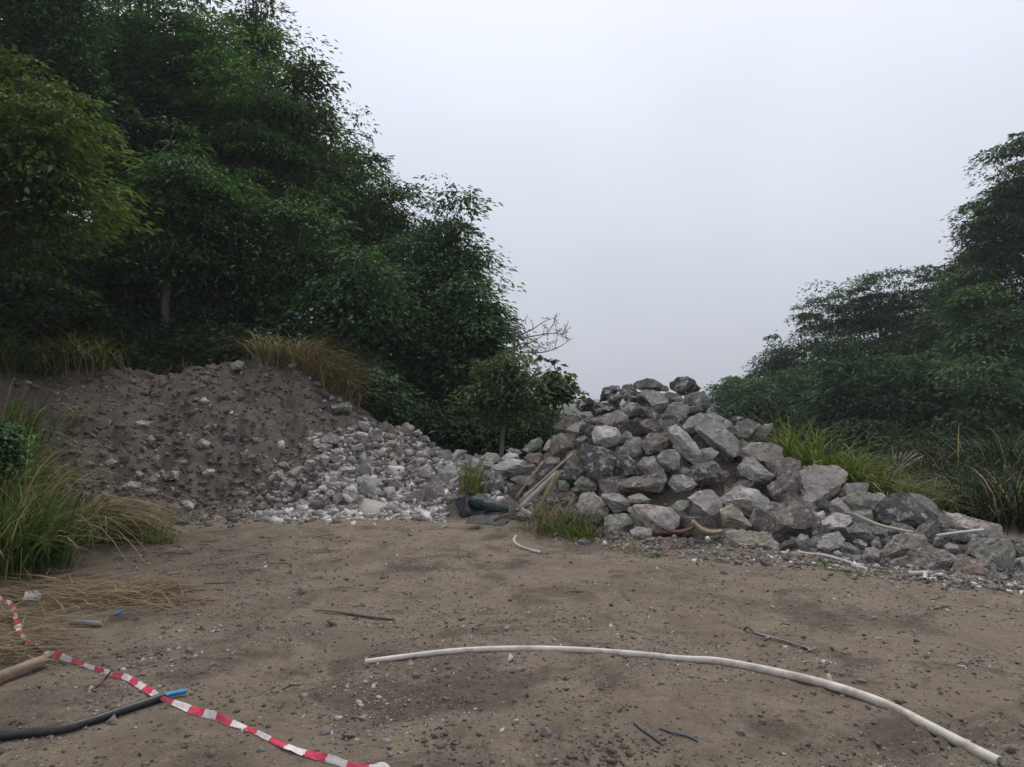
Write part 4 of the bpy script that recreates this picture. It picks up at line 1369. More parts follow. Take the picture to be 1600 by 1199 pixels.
def grass(name, label, cat, base, n, h, spread, w=.007, bend=(.25, .8), dry=.15, lean=None, lean_k=0., seed=1, green='green', group=None, kind=None, seg=5, dry_mat='dry', line=None):
    rg = np.random.default_rng(seed)
    base = np.array(base, float)
    off = rg.normal(0, .5, (n, 2)) * spread
    B = np.zeros((n, 3))
    B[:, :2] = off
    if line is not None:
        B += np.linspace(0, 1, n)[:, None] * np.array(line)[None]
    B[:, 2] = gz(base[0] + B[:, 0], base[1] + B[:, 1]) - base[2] - .02
    az = np.arctan2(off[:, 1], off[:, 0]) + rg.normal(0, 1.15, n)
    if lean is not None:
        m = rg.random(n) < lean_k
        az = np.where(m, lean + rg.normal(0, .45, n), az)
    hh = h * (.35 + .75 * rg.uniform(0, 1, n) ** .7)
    bd = rg.uniform(*bend, n) + (rg.random(n) < .10) * rg.uniform(.1, .6, n)
    V, F, v, d = blades(B, az, hh, w * rg.uniform(.5, 1.4, n), bd, (rg.random(n) < dry).astype(int), rg, seg)
    o = link(name, mesh_np(name, V, F, [M[green], M[dry_mat]], d, attrs={'v': v}), None, base)
    return tag(o, label, cat, group, kind)


GG = 'grass clumps about the heaps'
# tall grass growing at the left edge of the yard
LEFT = [(-35, 830, 1.75, 360, .38, .12, 'lush', 'tallest arching grass rising among the leafy weeds at the left edge'), (40, 815, .95, 240, .34, .3, 'lush', 'arching mixed green and yellow grass right of the leafy weeds'),
        (-10, 905, 1.15, 520, .34, .18, 'lush', 'lush grass clump at the left edge beside the striped tape'),
        (45, 893, .85, 420, .30, .2, 'lush', 'lush grass clump around the pale stone at the left edge'),
        (-40, 850, 1.45, 420, .45, .16, 'lush', 'high green grass clump at the left edge under the near tree'),
        (60, 855, .85, 380, .26, .15, 'lush', 'green grass clump with yellow stalks behind the pale stone'),
        (0, 800, 1.25, 420, .40, .15, 'lush', 'green grass clump below the arching straw stalks'),
        (200, 842, .42, 260, .35, .25, 'green', 'short olive grass patch at the right end of the left verge')]
for i, (px, py, h, n, sp, dry, mt, lb) in enumerate(LEFT):
    grass('grass_clump', lb, 'grass', on_yard(px, py), n, h, sp, .0105, (.2, 1.1), dry, seed=200 + i, green=mt, group='grass clumps at the left edge')
grass('dry_grass_clump', 'brown drooping clump of dead grass at the left between green blades and mound', 'grass', on_yard(125, 850), 560, .95, .32, .009, (.75, 1.4), .9, lean=0.1, lean_k=.35, seed=210,
      group='dry grass clumps', dry_mat='straw')
grass('dry_grass_clump', 'small brown dead grass clump right of the larger one', 'grass', on_yard(185, 838), 260, .55, .22, .008, (.7, 1.3), .8, lean=0.0, lean_k=.3, seed=211, group='dry grass clumps', dry_mat='straw')
grass('dry_grass_clump', 'pale arching grass stalks above the leafy weeds at the left edge', 'grass', at(15, 690, 8.0) * [1, 1, 0] + [0, 0, float(gz(at(15, 690, 8.0)[0], 8.0))], 60, 1.75, .3, .010, (.5, 1.0), 1.0, lean=0.0, lean_k=.8,
      seed=212, group='dry grass clumps')
g = ground_hit(110, 668, 7, 16)
grass('dry_grass_clump', 'few pale stalks arching low over the dark left part of the mound', 'grass', g, 34, .75, .25, .008, (.8, 1.2), 1.0, lean=0.1, lean_k=.7, seed=213, group='dry grass clumps')

# leafy weeds over the left grass
for i, (px, py, s, Y, lb) in enumerate(((8, 690, .22, 7.9, 'small leafy weed among the left edge grass'), (-25, 705, .30, 7.6, 'leafy weed cut by the left edge'))):
    c = at(px, py, Y)
    tree('leafy_weed', lb, 'weed', (c[0], Y, float(gz(c[0], Y))), c, (s, s, .40), 'leaf_a', 230 + i, sprays=90, per=22, leaf=.048, trunk_r=.010, limbs=9, spray=.15, gap=.2, lumpy=.4, group='leafy weeds at the left edge', aspect=.6, shell=.1, vbias=.12)

# cut straw and stalks lying on the yard
rg = np.random.default_rng(77)
n = 900
px = np.concatenate([rg.uniform(10, 290, 650), rg.uniform(-40, 110, 250)])
py = np.concatenate([935 + rg.normal(0, 13, 650), rg.uniform(955, 1045, 250)])
B = np.array([on_yard(a, b) for a, b in zip(px, py)])
B[:, 2] = gz(B[:, 0], B[:, 1]) + .01 + rg.uniform(0, .07, n) * (px < 230)
az = np.where(rg.random(n) < .5, 0, math.pi) + rg.normal(.2, .6, n)
hh = rg.uniform(.15, .7, n)
V, F, v, d = blades(B, az, hh, rg.uniform(.003, .008, n), np.full(n, 1.0), np.zeros(n, int), rg, 4)
q = V.reshape(n, 5, 2, 3)
q[:, :, :, 2] = B[:, 2][:, None, None] + (q[:, :, :, 2] - B[:, 2][:, None, None]) * rg.uniform(.02, .22, n)[:, None, None]
tag(link('straw', mesh_np('straw', q.reshape(-1, 3), F, M['straw'], attrs={'v': v})), 'flattened brown straw lying at the left edge of the yard', 'straw', None, 'stuff')

# dark grass hanging over the left bank and about the mound's top
for i, (px, py, h, n, dry, mt, lb) in enumerate((
        (40, 560, 1.3, 420, .08, 'lush', 'dark tall grass on the left bank top nearest the photo edge'), (110, 570, 1.2, 460, .35, 'lush', 'grass hanging in brownish strands over the left bank'),
        (165, 560, 1.3, 460, .12, 'lush', 'dark grass above the small red root on the bank'), (215, 560, 1.1, 420, .12, 'lush', 'dark grass clump at the right of the bank top'),
        (250, 575, .6, 240, .3, 'shade_grass', 'low drooping grass at the lip of the mound crest'), (-40, 560, 1.3, 360, .1, 'lush', 'dark grass on the bank outside the photo edge'))):
    g = ground_hit(px, py + 8, 9, 17)
    grass('grass_clump', lb, 'grass', g + [0, .25, 0], n, h, .55, .010, (.6, 1.25), dry, lean=-1.3, lean_k=.6, seed=240 + i, green=mt, group='grasses on the left bank top')
for i, (px, py, h, n, dry, ln, lb) in enumerate((
        (425, 568, 1.15, 260, .6, 2.4, 'yellow green tuft at the left of the mound top grass'), (462, 568, 1.2, 260, .8, .9, 'straw coloured tuft standing on the mound top'),
        (500, 580, 1.2, 340, .92, -.3, 'dry brown tuft drooping down the right side of the mound top'), (528, 600, 1.0, 260, .95, -.6, 'lowest dry tuft drooping over the mound shoulder'))):
    g = ground_hit(px, py, 9, 17)
    grass('dry_grass_clump', lb, 'grass', g, n, h, .30, .009, (.6, 1.3), dry, lean=ln, lean_k=.55, seed=250 + i, group='dry grass on the mound top', green='lush', dry_mat='straw')

# the bright tall grass on the right and the plumed one beside it
for i, (px, Y, zb, h, n, dry, lb) in enumerate((
        (1245, 10.9, .55, .95, 330, .05, 'leftmost bright green tall grass behind the pointed boulder'), (1285, 10.4, .5, 1.15, 460, .06, 'tallest bright green grass clump behind the tall square slab'),
        (1330, 10.2, .4, .85, 430, .10, 'bright green grass spreading right behind the tall square slab'), (1368, 10.0, .3, .72, 330, .2, 'yellowing grass at the right end of the tall green grass'))):
    c = at(px, 620, Y)
    g = np.array([c[0], Y, float(gz(c[0], Y))])
    top = at(px, {0: 672, 1: 655, 2: 690, 3: 712}[i], Y)[2]
    grass('grass_clump', lb, 'grass', g, n, (top - g[2]) * 1.25, .42, .013, (.3, 1.15), dry, seed=260 + i, green='green', group='bright tall grass behind the right boulders')
for i, (px, Y, h, lb) in enumerate(((1480, 11.5, 1.1, 'dark grass fronds right of the russet plumed clump'), (1545, 10.2, 1.0, 'dark grass fronds behind the long pinkish slab'), (1590, 9.6, 1.1, 'dark grass fronds at the right edge above the boulders'),
                                    (1520, 13.5, 1.5, 'tall dark grass under the low grey green tree'), (1600, 12.5, 1.8, 'tall dark grass at the right edge under the wood'), (1440, 13, 1.2, 'dark grass behind the russet plumed clump'))):
    c = at(px, 620, Y)
    grass('grass_clump', lb, 'grass', np.array([c[0], Y, float(gz(c[0], Y))]), 420, h, .6, .011, (.4, 1.2), .12, seed=300 + i, green='shade_grass', group='dark grasses under the right wood')
c = at(1415, 700, 9.9)
g = np.array([c[0], 9.9, float(gz(c[0], 9.9))])
grass('dry_grass_clump', 'russet grass clump with pale plumes right of the bright tall grass', 'grass', g, 260, (at(1415, 725, 9.9)[2] - g[2]) * 1.25, .30, .009, (.5, 1.2), .8, seed=265, group='dry grass clumps', dry_mat='straw')
pl = MB()
rg = np.random.default_rng(3)
for k in range(8):
    a = at(1400 + rg.uniform(-6, 10), 745, 9.9)
    e = at(1383 + k * 8.5, 722 - 16 * math.sin((k + 1) / 9 * 2.6) + rg.uniform(-3, 3), 9.85)
    m = (a + e) / 2 + [0, 0, .05]
    P = smooth_path([np.array([a[0], 9.9, g[2]]), a, m, e], 5)
    pl.tube(P - g, .004, 4, cap=False)
    Q = P[-6:]
    pl.tube(Q - g, np.array([.004, .010, .011, .012, .009, .003]), 5, 1)
tag(link('grass_plumes', pl.mesh('grass_plumes', [M['dry_stalk'] if 'dry_stalk' in M else M['timber'], M['husk']], True), None, g), 'fan of pale feathery plumes over the russet grass clump', 'plume')

# tufts at the foot of the pile
c = on_yard(868, 832)
grass('grass_clump', 'olive grass tuft growing at the foot of the leaning battens', 'grass', c, 250, .74, .32, .005, (.5, 1.35), .6, seed=270, green='lush', dry_mat='straw', group=GG)
grass('grass_clump', 'low bright green weeds at the pile foot right of the battens', 'grass', on_yard(905, 840), 260, .26, .24, .007, (.3, 1.0), .02, seed=271, green='green', group=GG)
grass('grass_clump', 'thin grass blades hanging down the tall dark slab', 'grass', ground_hit(912, 735), 70, .55, .09, .004, (.3, .9), .6, seed=272, group=GG)
g = ground_hit(738, 770)
grass('grass_clump', 'small reed tuft standing among the stones left of the green sack', 'grass', g, 90, .66, .16, .009, (.1, .55), .1, seed=273, group=GG)
grass('grass_clump', 'tiny green tuft on the yard in front of the dark sheeting', 'grass', on_yard(742, 826), 120, .10, .06, .004, (.4, 1.0), .1, seed=274, group=GG)
for i, (px, py, n, h) in enumerate(((1030, 868, 90, .08), (1120, 872, 80, .08), (1290, 885, 110, .09), (1340, 898, 80, .08), (980, 862, 80, .09), (250, 850, 200, .18))):
    grass('weed_tuft', 'tiny dull green weed tuft on the gravel at the edge of the yard', 'weed', on_yard(px, py), n, h, .14, .004, (.4, 1.0), .2, seed=280 + i, group='weed tufts at the yard edge')

# thin pale reeds left of the black boulder
g = ground_hit(886, 648)
grass('dry_grass_clump', 'thin pale reeds standing against the sky left of the black boulder', 'grass', g, 46, .62, .14, .004, (.05, .45), .9, seed=290, group='dry grass clumps')


# undergrowth on the slopes behind: ground cover nobody could count
def cover(name, label, n, fx_, seed, mat, leaf, hmax):
    rg = np.random.default_rng(seed)
    xy = fx_(rg, n)
    B = np.stack([xy[:, 0], xy[:, 1], gz(xy[:, 0], xy[:, 1]) + rg.uniform(0, 1, n) ** 1.5 * hmax], 1)
    ax = unit(rg.normal(0, 1, (n, 3)) * [1, 1, .35])
    up = unit(np.stack([rg.normal(0, .5, n), rg.normal(0, .5, n), np.ones(n)], 1))
    L = leaf * rg.uniform(.5, 1.4, n)
    V, F, v = leaves(B, ax, up, L, L * .24, np.clip(rg.normal(.35, .2, n), 0, 1), rg.uniform(0, .4, n))
    tag(link(name, mesh_np(name, V, F, M[mat], attrs={'v': v})), label, 'undergrowth', None, 'stuff')


cover('undergrowth', 'dark undergrowth covering the wooded slope behind the mound', 42000, lambda r, n: np.stack([r.uniform(-24, .5, n), 14.6 + 13 * r.uniform(0, 1, n) ** 1.3, ], 1), 301, 'leaf_shade', .16, .9)
cover('undergrowth', 'dark undergrowth on the low ground behind the right boulders', 40000, lambda r, n: np.stack([r.uniform(3.4, 22, n), 14.5 + 14 * r.uniform(0, 1, n) ** 1.3], 1), 302, 'leaf_shade', .11, .8)

# ------------------------------------------------------------------ things lying about
def lay(px, py, lift):
    p = on_yard(px, py)
    p[2] = float(gz(p[0], p[1])) + lift
    q = on_yard(px, py, p[2])
    q[2] = float(gz(q[0], q[1])) + lift
    return q


def pipe(name, label, cat, pix, r, mat, inner=None, group=None, lift=None, pts=None, hollow=True, flat=1.0, sides=12):
    r = np.broadcast_to(np.asarray(r, float), (len(pix) if pts is None else len(pts),))
    P = np.array([lay(a, b, q * .62 if lift is None else lift) for (a, b), q in zip(pix, r)]) if pts is None else np.asarray(pts, float)
    S = smooth_path(P, 8)
    rr = np.interp(np.linspace(0, 1, len(S)), np.linspace(0, 1, len(r)), r)
    c = S[len(S) // 2]
    root = empty(name, c)
    tag(root, label, cat, group)
    m = MB()
    m.tube(S - c, rr, sides, cap=not hollow, flat=flat)
    link('tube', m.mesh('tube', M[mat], True), root)
    if hollow:
        for e, s in ((0, 1), (-1, -1)):
            d = unit(S[e + s * 2] - S[e])
            m = MB()
            R = rr[e]
            th = np.linspace(0, 2 * math.pi, sides, endpoint=False)
            a = unit(np.cross(d, [0, 0, 1.0]))
            b = np.cross(a, d)
            ring = lambda rad, o: S[e] - c + d * o + (np.cos(th)[:, None] * a + np.sin(th)[:, None] * b * flat) * rad
            V = np.vstack([ring(R * 1.012, -.002), ring(R * .80, -.002), ring(R * .78, .06), (S[e] - c + d * .061)[None]])
            F = []
            for i in range(sides):
                j = (i + 1) % sides
                F += [[i, j, sides + j, sides + i], [sides + i, sides + j, 2 * sides + j, 2 * sides + i], [2 * sides + i, 2 * sides + j, 3 * sides, 3 * sides]]
            m.add(V, F)
            link('open_end', m.mesh('open_end', M[inner or mat]), root)
    return root


LONG = [(570, 1035), (640, 1025), (720, 1018), (810, 1014), (900, 1015.5), (1000, 1023), (1060, 1029), (1110, 1032), (1150, 1038), (1200, 1048), (1290, 1070), (1380, 1100), (1460, 1137), (1520, 1168), (1562, 1190)]
pipe('plastic_pipe', 'long scuffed white plastic pipe bent in an arc across the open yard', 'pipe', LONG,
     [.0165, .017, .018, .019, .0195, .020, .0195, .0225, .024, .0245, .025, .0255, .0255, .0255, .0255], 'pvc', group='pipes lying about')
pipe('plastic_pipe', 'short white curved pipe piece on the yard in front of the grass tuft', 'pipe', [(806, 838), (803, 846), (812, 854), (828, 860), (846, 864)], .018, 'pvc_clean', group='pipes lying about')
pipe('plastic_pipe', 'bent white pipe lying on the gravel at the foot of the right boulders', 'pipe', [(1240, 861), (1262, 866), (1290, 872), (1325, 879), (1340, 884), (1357, 891)], .017, 'pvc_clean', group='pipes lying about')
# elbow pipe at the foot of the brown rounded boulder
p0, p1, p2, p3 = lay(1418, 894, .05), lay(1438, 895, .05), lay(1445, 896, .05), lay(1445, 905, .03)
pipe('elbow_pipe', 'short white elbow pipe poking out below the brown rounded boulder', 'pipe', None, .02, 'pvc_clean', pts=[p0, p1, p2, p3], group='pipes lying about')
# hose and rod in the right slope
Yh = hit(1375, 818) - .30
pipe('garden_hose', 'pale green hose end curving out from under the big dark overhanging boulder', 'hose', None, .017, 'hose', pts=[at(1334, 803, Yh), at(1350, 811, Yh - .02), at(1375, 821, Yh - .05), at(1400, 827, Yh), at(1425, 832, Yh + .15)])
Yh = hit(1500, 834) - .25
pipe('plastic_pipe', 'straight white rod lying across the dark rock under the long pinkish slab', 'pipe', None, .014, 'pvc', pts=[at(1463, 837, Yh), at(1500, 832, Yh), at(1536, 828, Yh + .05)], group='pipes lying about')

# black hose with its blue liner
BH = [(-60, 1138), (0, 1148), (40, 1147), (80, 1142), (120, 1133), (160, 1120), (200, 1107), (232, 1097), (256, 1089)]
P = np.array([lay(a, b, .022) for a, b in BH])
S = smooth_path(P, 8)
c = S[len(S) // 2]
root = empty('water_hose', c)
tag(root, 'thick black hose with a blue inner tube sticking out under the striped tape', 'hose')
m = MB()
m.tube(S - c, .021, 12)
link('rubber_sleeve', m.mesh('rubber_sleeve', M['rubber'], True), root)
m = MB()
Q = smooth_path([S[-1], lay(272, 1084, .022), lay(291, 1079, .024)], 6)
m.tube(Q - c, .0125, 10)
link('inner_tube', m.mesh('inner_tube', M['blue'], True), root)

# red and white barrier tape: one strip, banded in print, twisting as it lies
TP = [(-40, 905, .20), (0, 932, .16), (18, 947, .14), (24, 962, .13), (28, 980, .10), (40, 1001, .07), (58, 1008, .04), (72, 1016, .045), (95, 1027, .045), (130, 1040, .03), (158, 1048, .03), (180, 1056, .035),
      (195, 1057, .045), (225, 1075, .035), (252, 1091, .06), (268, 1096, .05), (300, 1110, .025), (345, 1125, .025), (380, 1136, .025), (420, 1154, .02), (462, 1172, .03), (500, 1185, .02), (540, 1196, .02), (580, 1199, .03), (598, 1196, .05), (620, 1215, .03)]
P = np.array([lay(a, b, h * .45) for a, b, h in TP])
S = smooth_path(P, 24)
seg = np.linalg.norm(np.diff(S, axis=0), axis=1)
s = np.concatenate([[0], np.cumsum(seg)])
T = unit(np.gradient(S, axis=0))
rg = np.random.default_rng(9)
ks = np.linspace(0, s[-1], 26)
tilt = np.interp(s, ks, np.array([1.2, 1.0, .9, 1.1, .5, .9, .7, .3, .9, .5, .8, .6, 1.0, .5, .9, .6, .8, .55, .7, .9, .5, .8, .6, .4, .9, .6]) * .9 + rg.normal(0, .3, 26))
side = unit(np.cross(T, [0, 0, 1.0]))
wd = side * np.cos(tilt)[:, None] + np.array([0, 0, 1.0]) * -np.sin(tilt)[:, None]
width = .0225 * np.interp(s, ks, rg.uniform(.4, 1.0, 26))
cr = .004 * np.sin(s * 55 + 3 * np.sin(s * 17))
nor = np.cross(T, wd)
rows = [S + wd * (width * f)[:, None] + nor * (cr * g)[:, None] for f, g in ((-1, 0), (-.35, 1), (.35, -1), (1, .3))]
V = np.stack(rows, 1)
low = V[:, :, 2].min(1) - gz(S[:, 0], S[:, 1]) - .004
V[:, :, 2] -= np.minimum(low, 0)[:, None]
k = len(S)
ii = (np.arange(k - 1) * 4)[:, None] + np.arange(3)[None]
F = np.stack([ii, ii + 1, ii + 5, ii + 4], -1).reshape(-1, 4)
sm = (s[:-1] + s[1:]) / 2
band = ((sm + .035 * np.sin(sm * 2.3) + .02 * np.sin(sm * 6.1 + 1)) / .105 + 10).astype(int) % 2     # the film has stretched unevenly
c = S[k // 2]
tag(link('barrier_tape', mesh_np('barrier_tape', V.reshape(-1, 3) - c, F, [M['red'], M['white']], np.repeat(band, 3), smooth=True), None, c),
    'twisted red and white striped barrier tape lying across the lower left of the yard', 'barrier tape')


def stick(name, label, cat, pts, r, mat, group=None, flat=1.0, sides=7, mname='stick'):
    S = smooth_path(pts, 5)
    c = S[len(S) // 2]
    m = MB()
    m.tube(S - c, np.interp(np.linspace(0, 1, len(S)), [0, .5, 1], r), sides, flat=flat)
    o = link(name, m.mesh(name, M[mat], True), None, c)
    return tag(o, label, cat, group)


stick('stick', 'dark weathered stick lying on the left middle of the yard', 'stick', [lay(490, 953, .012), lay(530, 957, .014), lay(575, 963, .014), lay(616, 968, .012)], (.007, .014, .011), 'dark_timber', flat=.6)
# dry plant stalk caught under the tape
stick('plant_stalk', 'reddish dry stalk with a knot caught under the striped tape', 'stalk', [lay(150, 1072, .01), lay(165, 1060, .03), lay(175, 1050, .09)], (.006, .008, .004), 'clay')
# flat metal tool with hooked ends
root = empty('metal_bar', lay(1215, 999, .01))
tag(root, 'thin flat metal bar with bent ends lying on the right of the yard', 'metal bar')
c = np.array(root.location)
m = MB()
A, B_ = lay(1178, 989, .012), lay(1262, 1012, .012)
m.tube(np.array([A, lay(1205, 996, .014), lay(1225, 1001, .014), B_]) - c, .011, 6, flat=.5)
link('shaft', m.mesh('shaft', M['steel']), root)
m = MB()
m.tube(np.array([lay(1163, 985, .006), lay(1168, 981, .035), A]) - c, .012, 6, flat=.6)
link('hook', m.mesh('hook', M['dark_timber']), root)
m = MB()
m.tube(np.array([B_, lay(1266, 1018, .01), lay(1275, 1013, .02)]) - c, .013, 6, flat=.6)
link('blade', m.mesh('blade', M['steel']), root)
# cords
stick('cord', 'short blue cord lying diagonally at the bottom middle of the yard', 'cord', [lay(990, 1129, .006), lay(1003, 1140, .008), lay(1020, 1152, .006), lay(1036, 1164, .006)], (.005, .006, .004), 'cord', 'blue cords on the yard')
stick('cord', 'fainter blue grey cord right of the diagonal one', 'cord', [lay(1030, 1138, .006), lay(1050, 1143, .008), lay(1072, 1150, .006), lay(1090, 1158, .006)], (.004, .005, .004), 'cord', 'blue cords on the yard')

# the heap of rubbish at the low end of the pile -------------------------------------------------
def ground_pt(px, py, lift=0.0, dy=0.0):
    p = ground_hit(px, py)
    return p + np.array([0, dy, lift])


# sheets of dark plastic: crumpled, with folds of their own
def sheet(name, label, cat, corners, mat, seed, n=22, amp=.05, thick=.006, sag=.0, mats=None):
    A, B, C_, D = [np.asarray(p, float) for p in corners]
    u, v = np.meshgrid(np.linspace(0, 1, n), np.linspace(0, 1, n))
    u, v = u.ravel()[:, None], v.ravel()[:, None]
    P = A * (1 - u) * (1 - v) + B * u * (1 - v) + C_ * u * v + D * (1 - u) * v
    q = P * 3.2
    nn = np.cross(B - A, D - A)
    nn /= np.linalg.norm(nn)
    if nn[2] < 0:
        nn = -nn
    f = np.abs(fbm(q, 3, seed)) * 2 - .5 + .5 * fbm(q * 2.5, 2, seed + 3)
    P = P + nn * (f * amp)[:, None] - np.array([0, 0, 1.0]) * sag * (u * (1 - u) * v * (1 - v)) * 16
    P += np.stack([fbm(q * .9, 2, seed + 7), fbm(q * .9, 2, seed + 8), 0 * f], 1) * .05
    P[:, 2] = np.maximum(P[:, 2], gz(P[:, 0], P[:, 1]) + .006)
    c = P.mean(0)
    i = (np.arange(n - 1)[:, None] * n + np.arange(n - 1)[None]).ravel()
    F = np.stack([i, i + 1, i + n + 1, i + n], -1)
    o = link(name, mesh_np(name, P - c, F, M[mat], smooth=True), None, c)
    so = o.modifiers.new('thickness', 'SOLIDIFY')
    so.thickness = thick
    return tag(o, label, cat, 'dark plastic sheets at the pile foot')


g = on_yard(740, 816)
sheet('plastic_sheet', 'dark plastic sheet spread on the yard in front of the green sack', 'plastic sheet',
      [on_yard(728, 818), on_yard(785, 821), on_yard(822, 806) + [0, .05, .06], on_yard(732, 804) + [0, 0, .02]], 'tarp', 1, amp=.05)
sheet('plastic_sheet', 'stiff dark flap standing up at the left end of the sheeting', 'plastic sheet',
      [on_yard(697, 800), on_yard(724, 811), on_yard(724, 811) + [.02, .12, .30], on_yard(700, 801) + [.02, .12, .13]], 'tarp', 2, amp=.025)
sheet('plastic_sheet', 'dark sheet draped up the stones behind the green sack', 'plastic sheet',
      [on_yard(722, 812) + [0, .12, .02], on_yard(812, 806) + [0, .1, .03], on_yard(806, 806) + [0, .42, .17], on_yard(728, 808) + [0, .36, .20]], 'tarp', 3, amp=.10, thick=.003)
# the sack: two bulges tied at a waist
b0 = on_yard(768, 808)
S, F = ico(4)
d = unit(at(800, 792, b0[1]) - at(735, 780, b0[1]))
up = np.array([0, 0, 1.0])
sdv = np.cross(d, up)


def sack_lobe(c, L, R, seed, pinch):
    t = S[:, 0]
    rad = np.sqrt(np.clip(1 - np.abs(t) ** 2.6, 0, 1)) * (1 - pinch * np.clip(-t, 0, 1) ** 2 * .5)
    yz = S[:, 1:] / (np.linalg.norm(S[:, 1:], axis=1)[:, None] + 1e-6)
    W = c + np.outer(t * L, d) + np.outer(yz[:, 0] * rad * R, sdv) + np.outer(yz[:, 1] * rad * R * .82, up)
    fold = np.sin(np.arctan2(yz[:, 1], yz[:, 0]) * 9 + 3 * t + seed) * .010 * (np.abs(t) ** 2) + .015 * fbm(W * 7, 3, seed)
    W += (np.outer(yz[:, 0], sdv) + np.outer(yz[:, 1], up)) * fold[:, None]
    W[:, 2] = np.maximum(W[:, 2], gz(W[:, 0], W[:, 1]) + .012)
    return W


c1, c2 = at(772, 793, b0[1] + .10), at(746, 786, b0[1] + .16)
root = empty('plastic_sack', b0)
tag(root, 'bulging dark green plastic sack lying on the dark sheeting', 'sack')
link('sack_body', mesh_np('sack_body', sack_lobe(c1, .20, .115, 2, .3) - b0, F, M['sack'], smooth=True), root)
link('sack_neck', mesh_np('sack_neck', sack_lobe(c2, .13, .105, 5, .5) - b0, F, M['sack'], smooth=True), root)


def batten(name, label, cat, p0, p1, w, t, mat, group, roll=0.0):
    p0, p1 = np.asarray(p0, float), np.asarray(p1, float)
    ax = unit(p1 - p0)
    s = unit(np.cross(ax, CAMP - (p0 + p1) / 2))
    n = np.cross(ax, s)
    s, n = s * math.cos(roll) + n * math.sin(roll), n * math.cos(roll) - s * math.sin(roll)
    c = (p0 + p1) / 2
    m = MB()
    k = 9
    Vs = []
    rg = np.random.default_rng(int(abs(c[0]) * 1000))
    for i in range(k):
        f = i / (k - 1)
        o = p0 + (p1 - p0) * f - c + n * .006 * math.sin(f * 5)
        e = 1 + rg.normal(0, .05)
        for a, b in ((-1, -1), (1, -1), (1, 1), (-1, 1)):
            Vs.append(o + s * a * w * e + n * b * t)
    F = []
    for i in range(k - 1):
        for j in range(4):
            F.append([i * 4 + j, i * 4 + (j + 1) % 4, i * 4 + 4 + (j + 1) % 4, i * 4 + 4 + j])
    F += [[0, 3, 2, 1], [k * 4 - 4, k * 4 - 3, k * 4 - 2, k * 4 - 1]]
    m.add(Vs, F)
    o = link(name, m.mesh(name, M[mat]), None, c)
    return tag(o, label, cat, group)


YB = 9.7
BT = 'timber and rods leaning on the pile'
batten('timber_batten', 'broad whitish timber batten leaning up from the sheeting', 'batten', at(811, 795, YB - .25), at(868, 741, YB + .15), .030, .012, 'timber', BT)
batten('timber_batten', 'longest thin pale rod leaning highest against the brown boulder', 'batten', at(812, 783, YB - .15), at(893, 710, YB + .35), .013, .012, 'timber', BT)
batten('timber_batten', 'thin pale lath leaning left of the broad whitish batten', 'batten', at(806, 778, YB + .05), at(848, 722, YB + .45), .014, .010, 'log', BT)
batten('timber_batten', 'olive stained plank leaning right of the broad whitish batten', 'batten', at(836, 803, YB - .30), at(873, 738, YB + .10), .032, .012, 'olive', BT)
batten('metal_rod', 'upper of two thin dark rods crossing behind the battens', 'rod', at(788, 737, YB + .5), at(872, 724, YB + .55), .009, .009, 'dark_timber', BT)
batten('metal_rod', 'lower of two thin dark rods crossing behind the battens', 'rod', at(795, 744, YB + .45), at(866, 727, YB + .5), .010, .009, 'dark_timber', BT)
batten('timber_batten', 'dark flat bar lying over the front of the sheeting', 'batten', on_yard(772, 820) + [0, 0, .05], at(830, 790, YB - .15), .016, .010, 'dark_timber', BT)
batten('timber_batten', 'short grey board stub at the right end of the sheeting', 'batten', at(815, 797, YB - .28), at(830, 806, YB - .42), .032, .012, 'paper', BT)

# half log husk and rusty curved scrap on the ledge of the pile
def trough(name, label, cat, p0, p1, r, mat, seed, tip=.35):
    p0, p1 = np.asarray(p0, float), np.asarray(p1, float)
    ax = unit(p1 - p0)
    s = unit(np.cross(ax, [0, 0, 1.0]))
    u_ = np.cross(s, ax)
    V, F = [], []
    n, k = 13, 10
    for lay_ in (0, 1):
        for i in range(n):
            f = i / (n - 1)
            R = r * (tip + (1 - tip) * math.sin(math.pi * min(1, f * .75 + .2)) ** .7) * (1 - .16 * lay_)
            o = p0 + (p1 - p0) * f + u_ * (.05 * (2 * f - 1) ** 2 + .12 * r * lay_)
            for j in range(k):
                a = math.pi * (1.08 + .84 * j / (k - 1))
                V.append(o + s * math.cos(a) * R + u_ * math.sin(a) * R * .8)
    for lay_ in (0, 1):
        b = lay_ * n * k
        for i in range(n - 1):
            for j in range(k - 1):
                q = [b + i * k + j, b + i * k + j + 1, b + (i + 1) * k + j + 1, b + (i + 1) * k + j]
                F.append(q if lay_ else q[::-1])
    N = n * k
    for i in range(n - 1):
        for j in (0, k - 1):
            F.append([i * k + j, (i + 1) * k + j, N + (i + 1) * k + j, N + i * k + j])
    for i in (0, n - 1):
        for j in range(k - 1):
            F.append([i * k + j, i * k + j + 1, N + i * k + j + 1, N + i * k + j])
    V = np.array(V)
    c = V.mean(0)
    return tag(link(name, mesh_np(name, V - c, np.array(F), M[mat], smooth=True), None, c), label, cat)


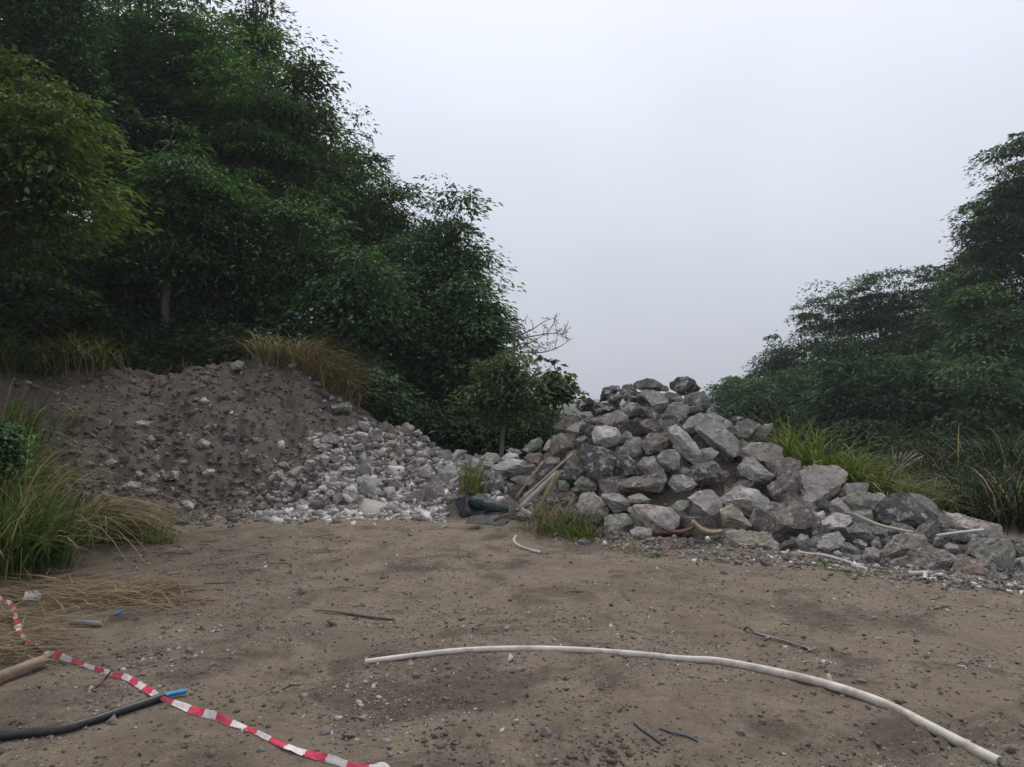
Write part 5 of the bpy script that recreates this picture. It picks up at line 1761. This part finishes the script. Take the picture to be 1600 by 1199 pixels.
Yk = hit(1100, 826) - .22
trough('bark_husk', 'pale curved husk like a half shell in front of the tan split rock', 'husk', at(1081, 817, Yk + .05), at(1126, 834, Yk), .10, 'husk', 1)
Yk = hit(1055, 832) - .25
trough('rusty_scrap', 'rusty brown curved scrap left of the pale husk', 'scrap', at(1033, 829, Yk), at(1086, 827, Yk), .06, 'clay', 2)
m = MB()
p = lay(1044, 856, .015)
rg = np.random.default_rng(2)
S2, F2 = ico(2)
tag(link('pink_scrap', mesh_np('pink_scrap', S2 * [.028, .02, .014] * (1 + .5 * fbm(S2 * 2, 2, 4))[:, None], F2, M['pink']), None, p), 'crumpled bright pink scrap on the gravel in front of the rusty scrap', 'scrap')

# at the left edge: a split log, scraps
root = batten('log', 'split pale log end lying in the straw under the tape at the left edge', 'log', lay(-60, 1078, .05), lay(72, 1030, .045), .026, .022, 'log', None)
batten('metal_scrap', 'grey flat metal scrap lying at the edge of the straw', 'scrap', lay(106, 972, .03), lay(160, 974, .02), .020, .003, 'paper', None, .6)
batten('plastic_scrap', 'small blue plastic scrap beside the grey metal scrap', 'scrap', lay(180, 961, .015), lay(190, 956, .02), .009, .004, 'blue', None, .5)
sheet('plastic_board', 'grey flat board piece lying in the grass beside the striped tape', 'board', [lay(36, 936, .05), lay(66, 938, .03), lay(60, 921, .06), lay(38, 922, .09)], 'paper', 8, amp=.01, n=8)['group'] = 'scraps at the left edge'

# bent reed crossing the left grass, red root on the bank
stick('reed_stalk', 'yellow reed stalk slanting across the left grass', 'stalk', [at(95, 862, 7.2), at(120, 835, 7.3), at(158, 790, 7.4)], (.006, .006, .003), 'husk')
g = ground_hit(157, 552, 9, 17)
stick('root', 'red brown root sticking out of the left bank', 'root', [g, g + [.03, -.15, .12], g + [.10, -.2, .02]], (.02, .016, .008), 'rust_root' if 'rust_root' in M else 'clay')

# dark twigs and roots scattered over the yard
rg = np.random.default_rng(88)
tw = MB()
n = 0
for k in range(80):
    if k < 45:
        px, py = rg.uniform(170, 520), rg.normal(862, 22)
    elif k < 65:
        px, py = rg.uniform(200, 350), rg.normal(925, 14)
    else:
        px, py = rg.uniform(300, 1500), rg.uniform(850, 1150)
    if py < 835:
        continue
    p = on_yard(px, py)
    a = rg.normal(0, .5) + (0 if rg.random() < .5 else math.pi)
    L = rg.uniform(.05, .28) * (1 if k < 65 else .5)
    e = p + L * np.array([math.cos(a), math.sin(a), 0])
    mth = (p + e) / 2 + rg.normal(0, .04, 3) * L * 4
    P3 = np.array([p, mth, e])
    P3[:, 2] = gz(P3[:, 0], P3[:, 1]) + .006 + rg.uniform(0, .02, 3)
    tw.tube(smooth_path(P3, 3), rg.uniform(.0015, .0045), 4, cap=False)
tag(link('twig_litter', tw.mesh('twig_litter', M['twig'])), 'dark twigs and root bits strewn over the left of the yard', 'twigs', None, 'stuff')

# clods of dark earth
rg = np.random.default_rng(89)
n = 900
px = np.concatenate([rg.uniform(200, 560, 420), rg.normal(960, 45, 160), rg.normal(700, 30, 60), rg.uniform(0, 1600, 260)])
py = np.concatenate([rg.normal(860, 20, 420), rg.normal(1172, 14, 160), rg.normal(1165, 10, 60), rg.uniform(880, 1199, 260)])
py = np.clip(py, 840, 1230)
B = np.array([on_yard(a, b) for a, b in zip(px, py)])
B[:, 2] = gz(B[:, 0], B[:, 1])
r = rg.gamma(1.6, .0032, n) + .003
o = gravel('earth_crumbs', B, r, np.clip(rg.normal(.02, .08, n), 0, 1), 'dark crumbs of loose earth on the yard', 9, flat=.8)
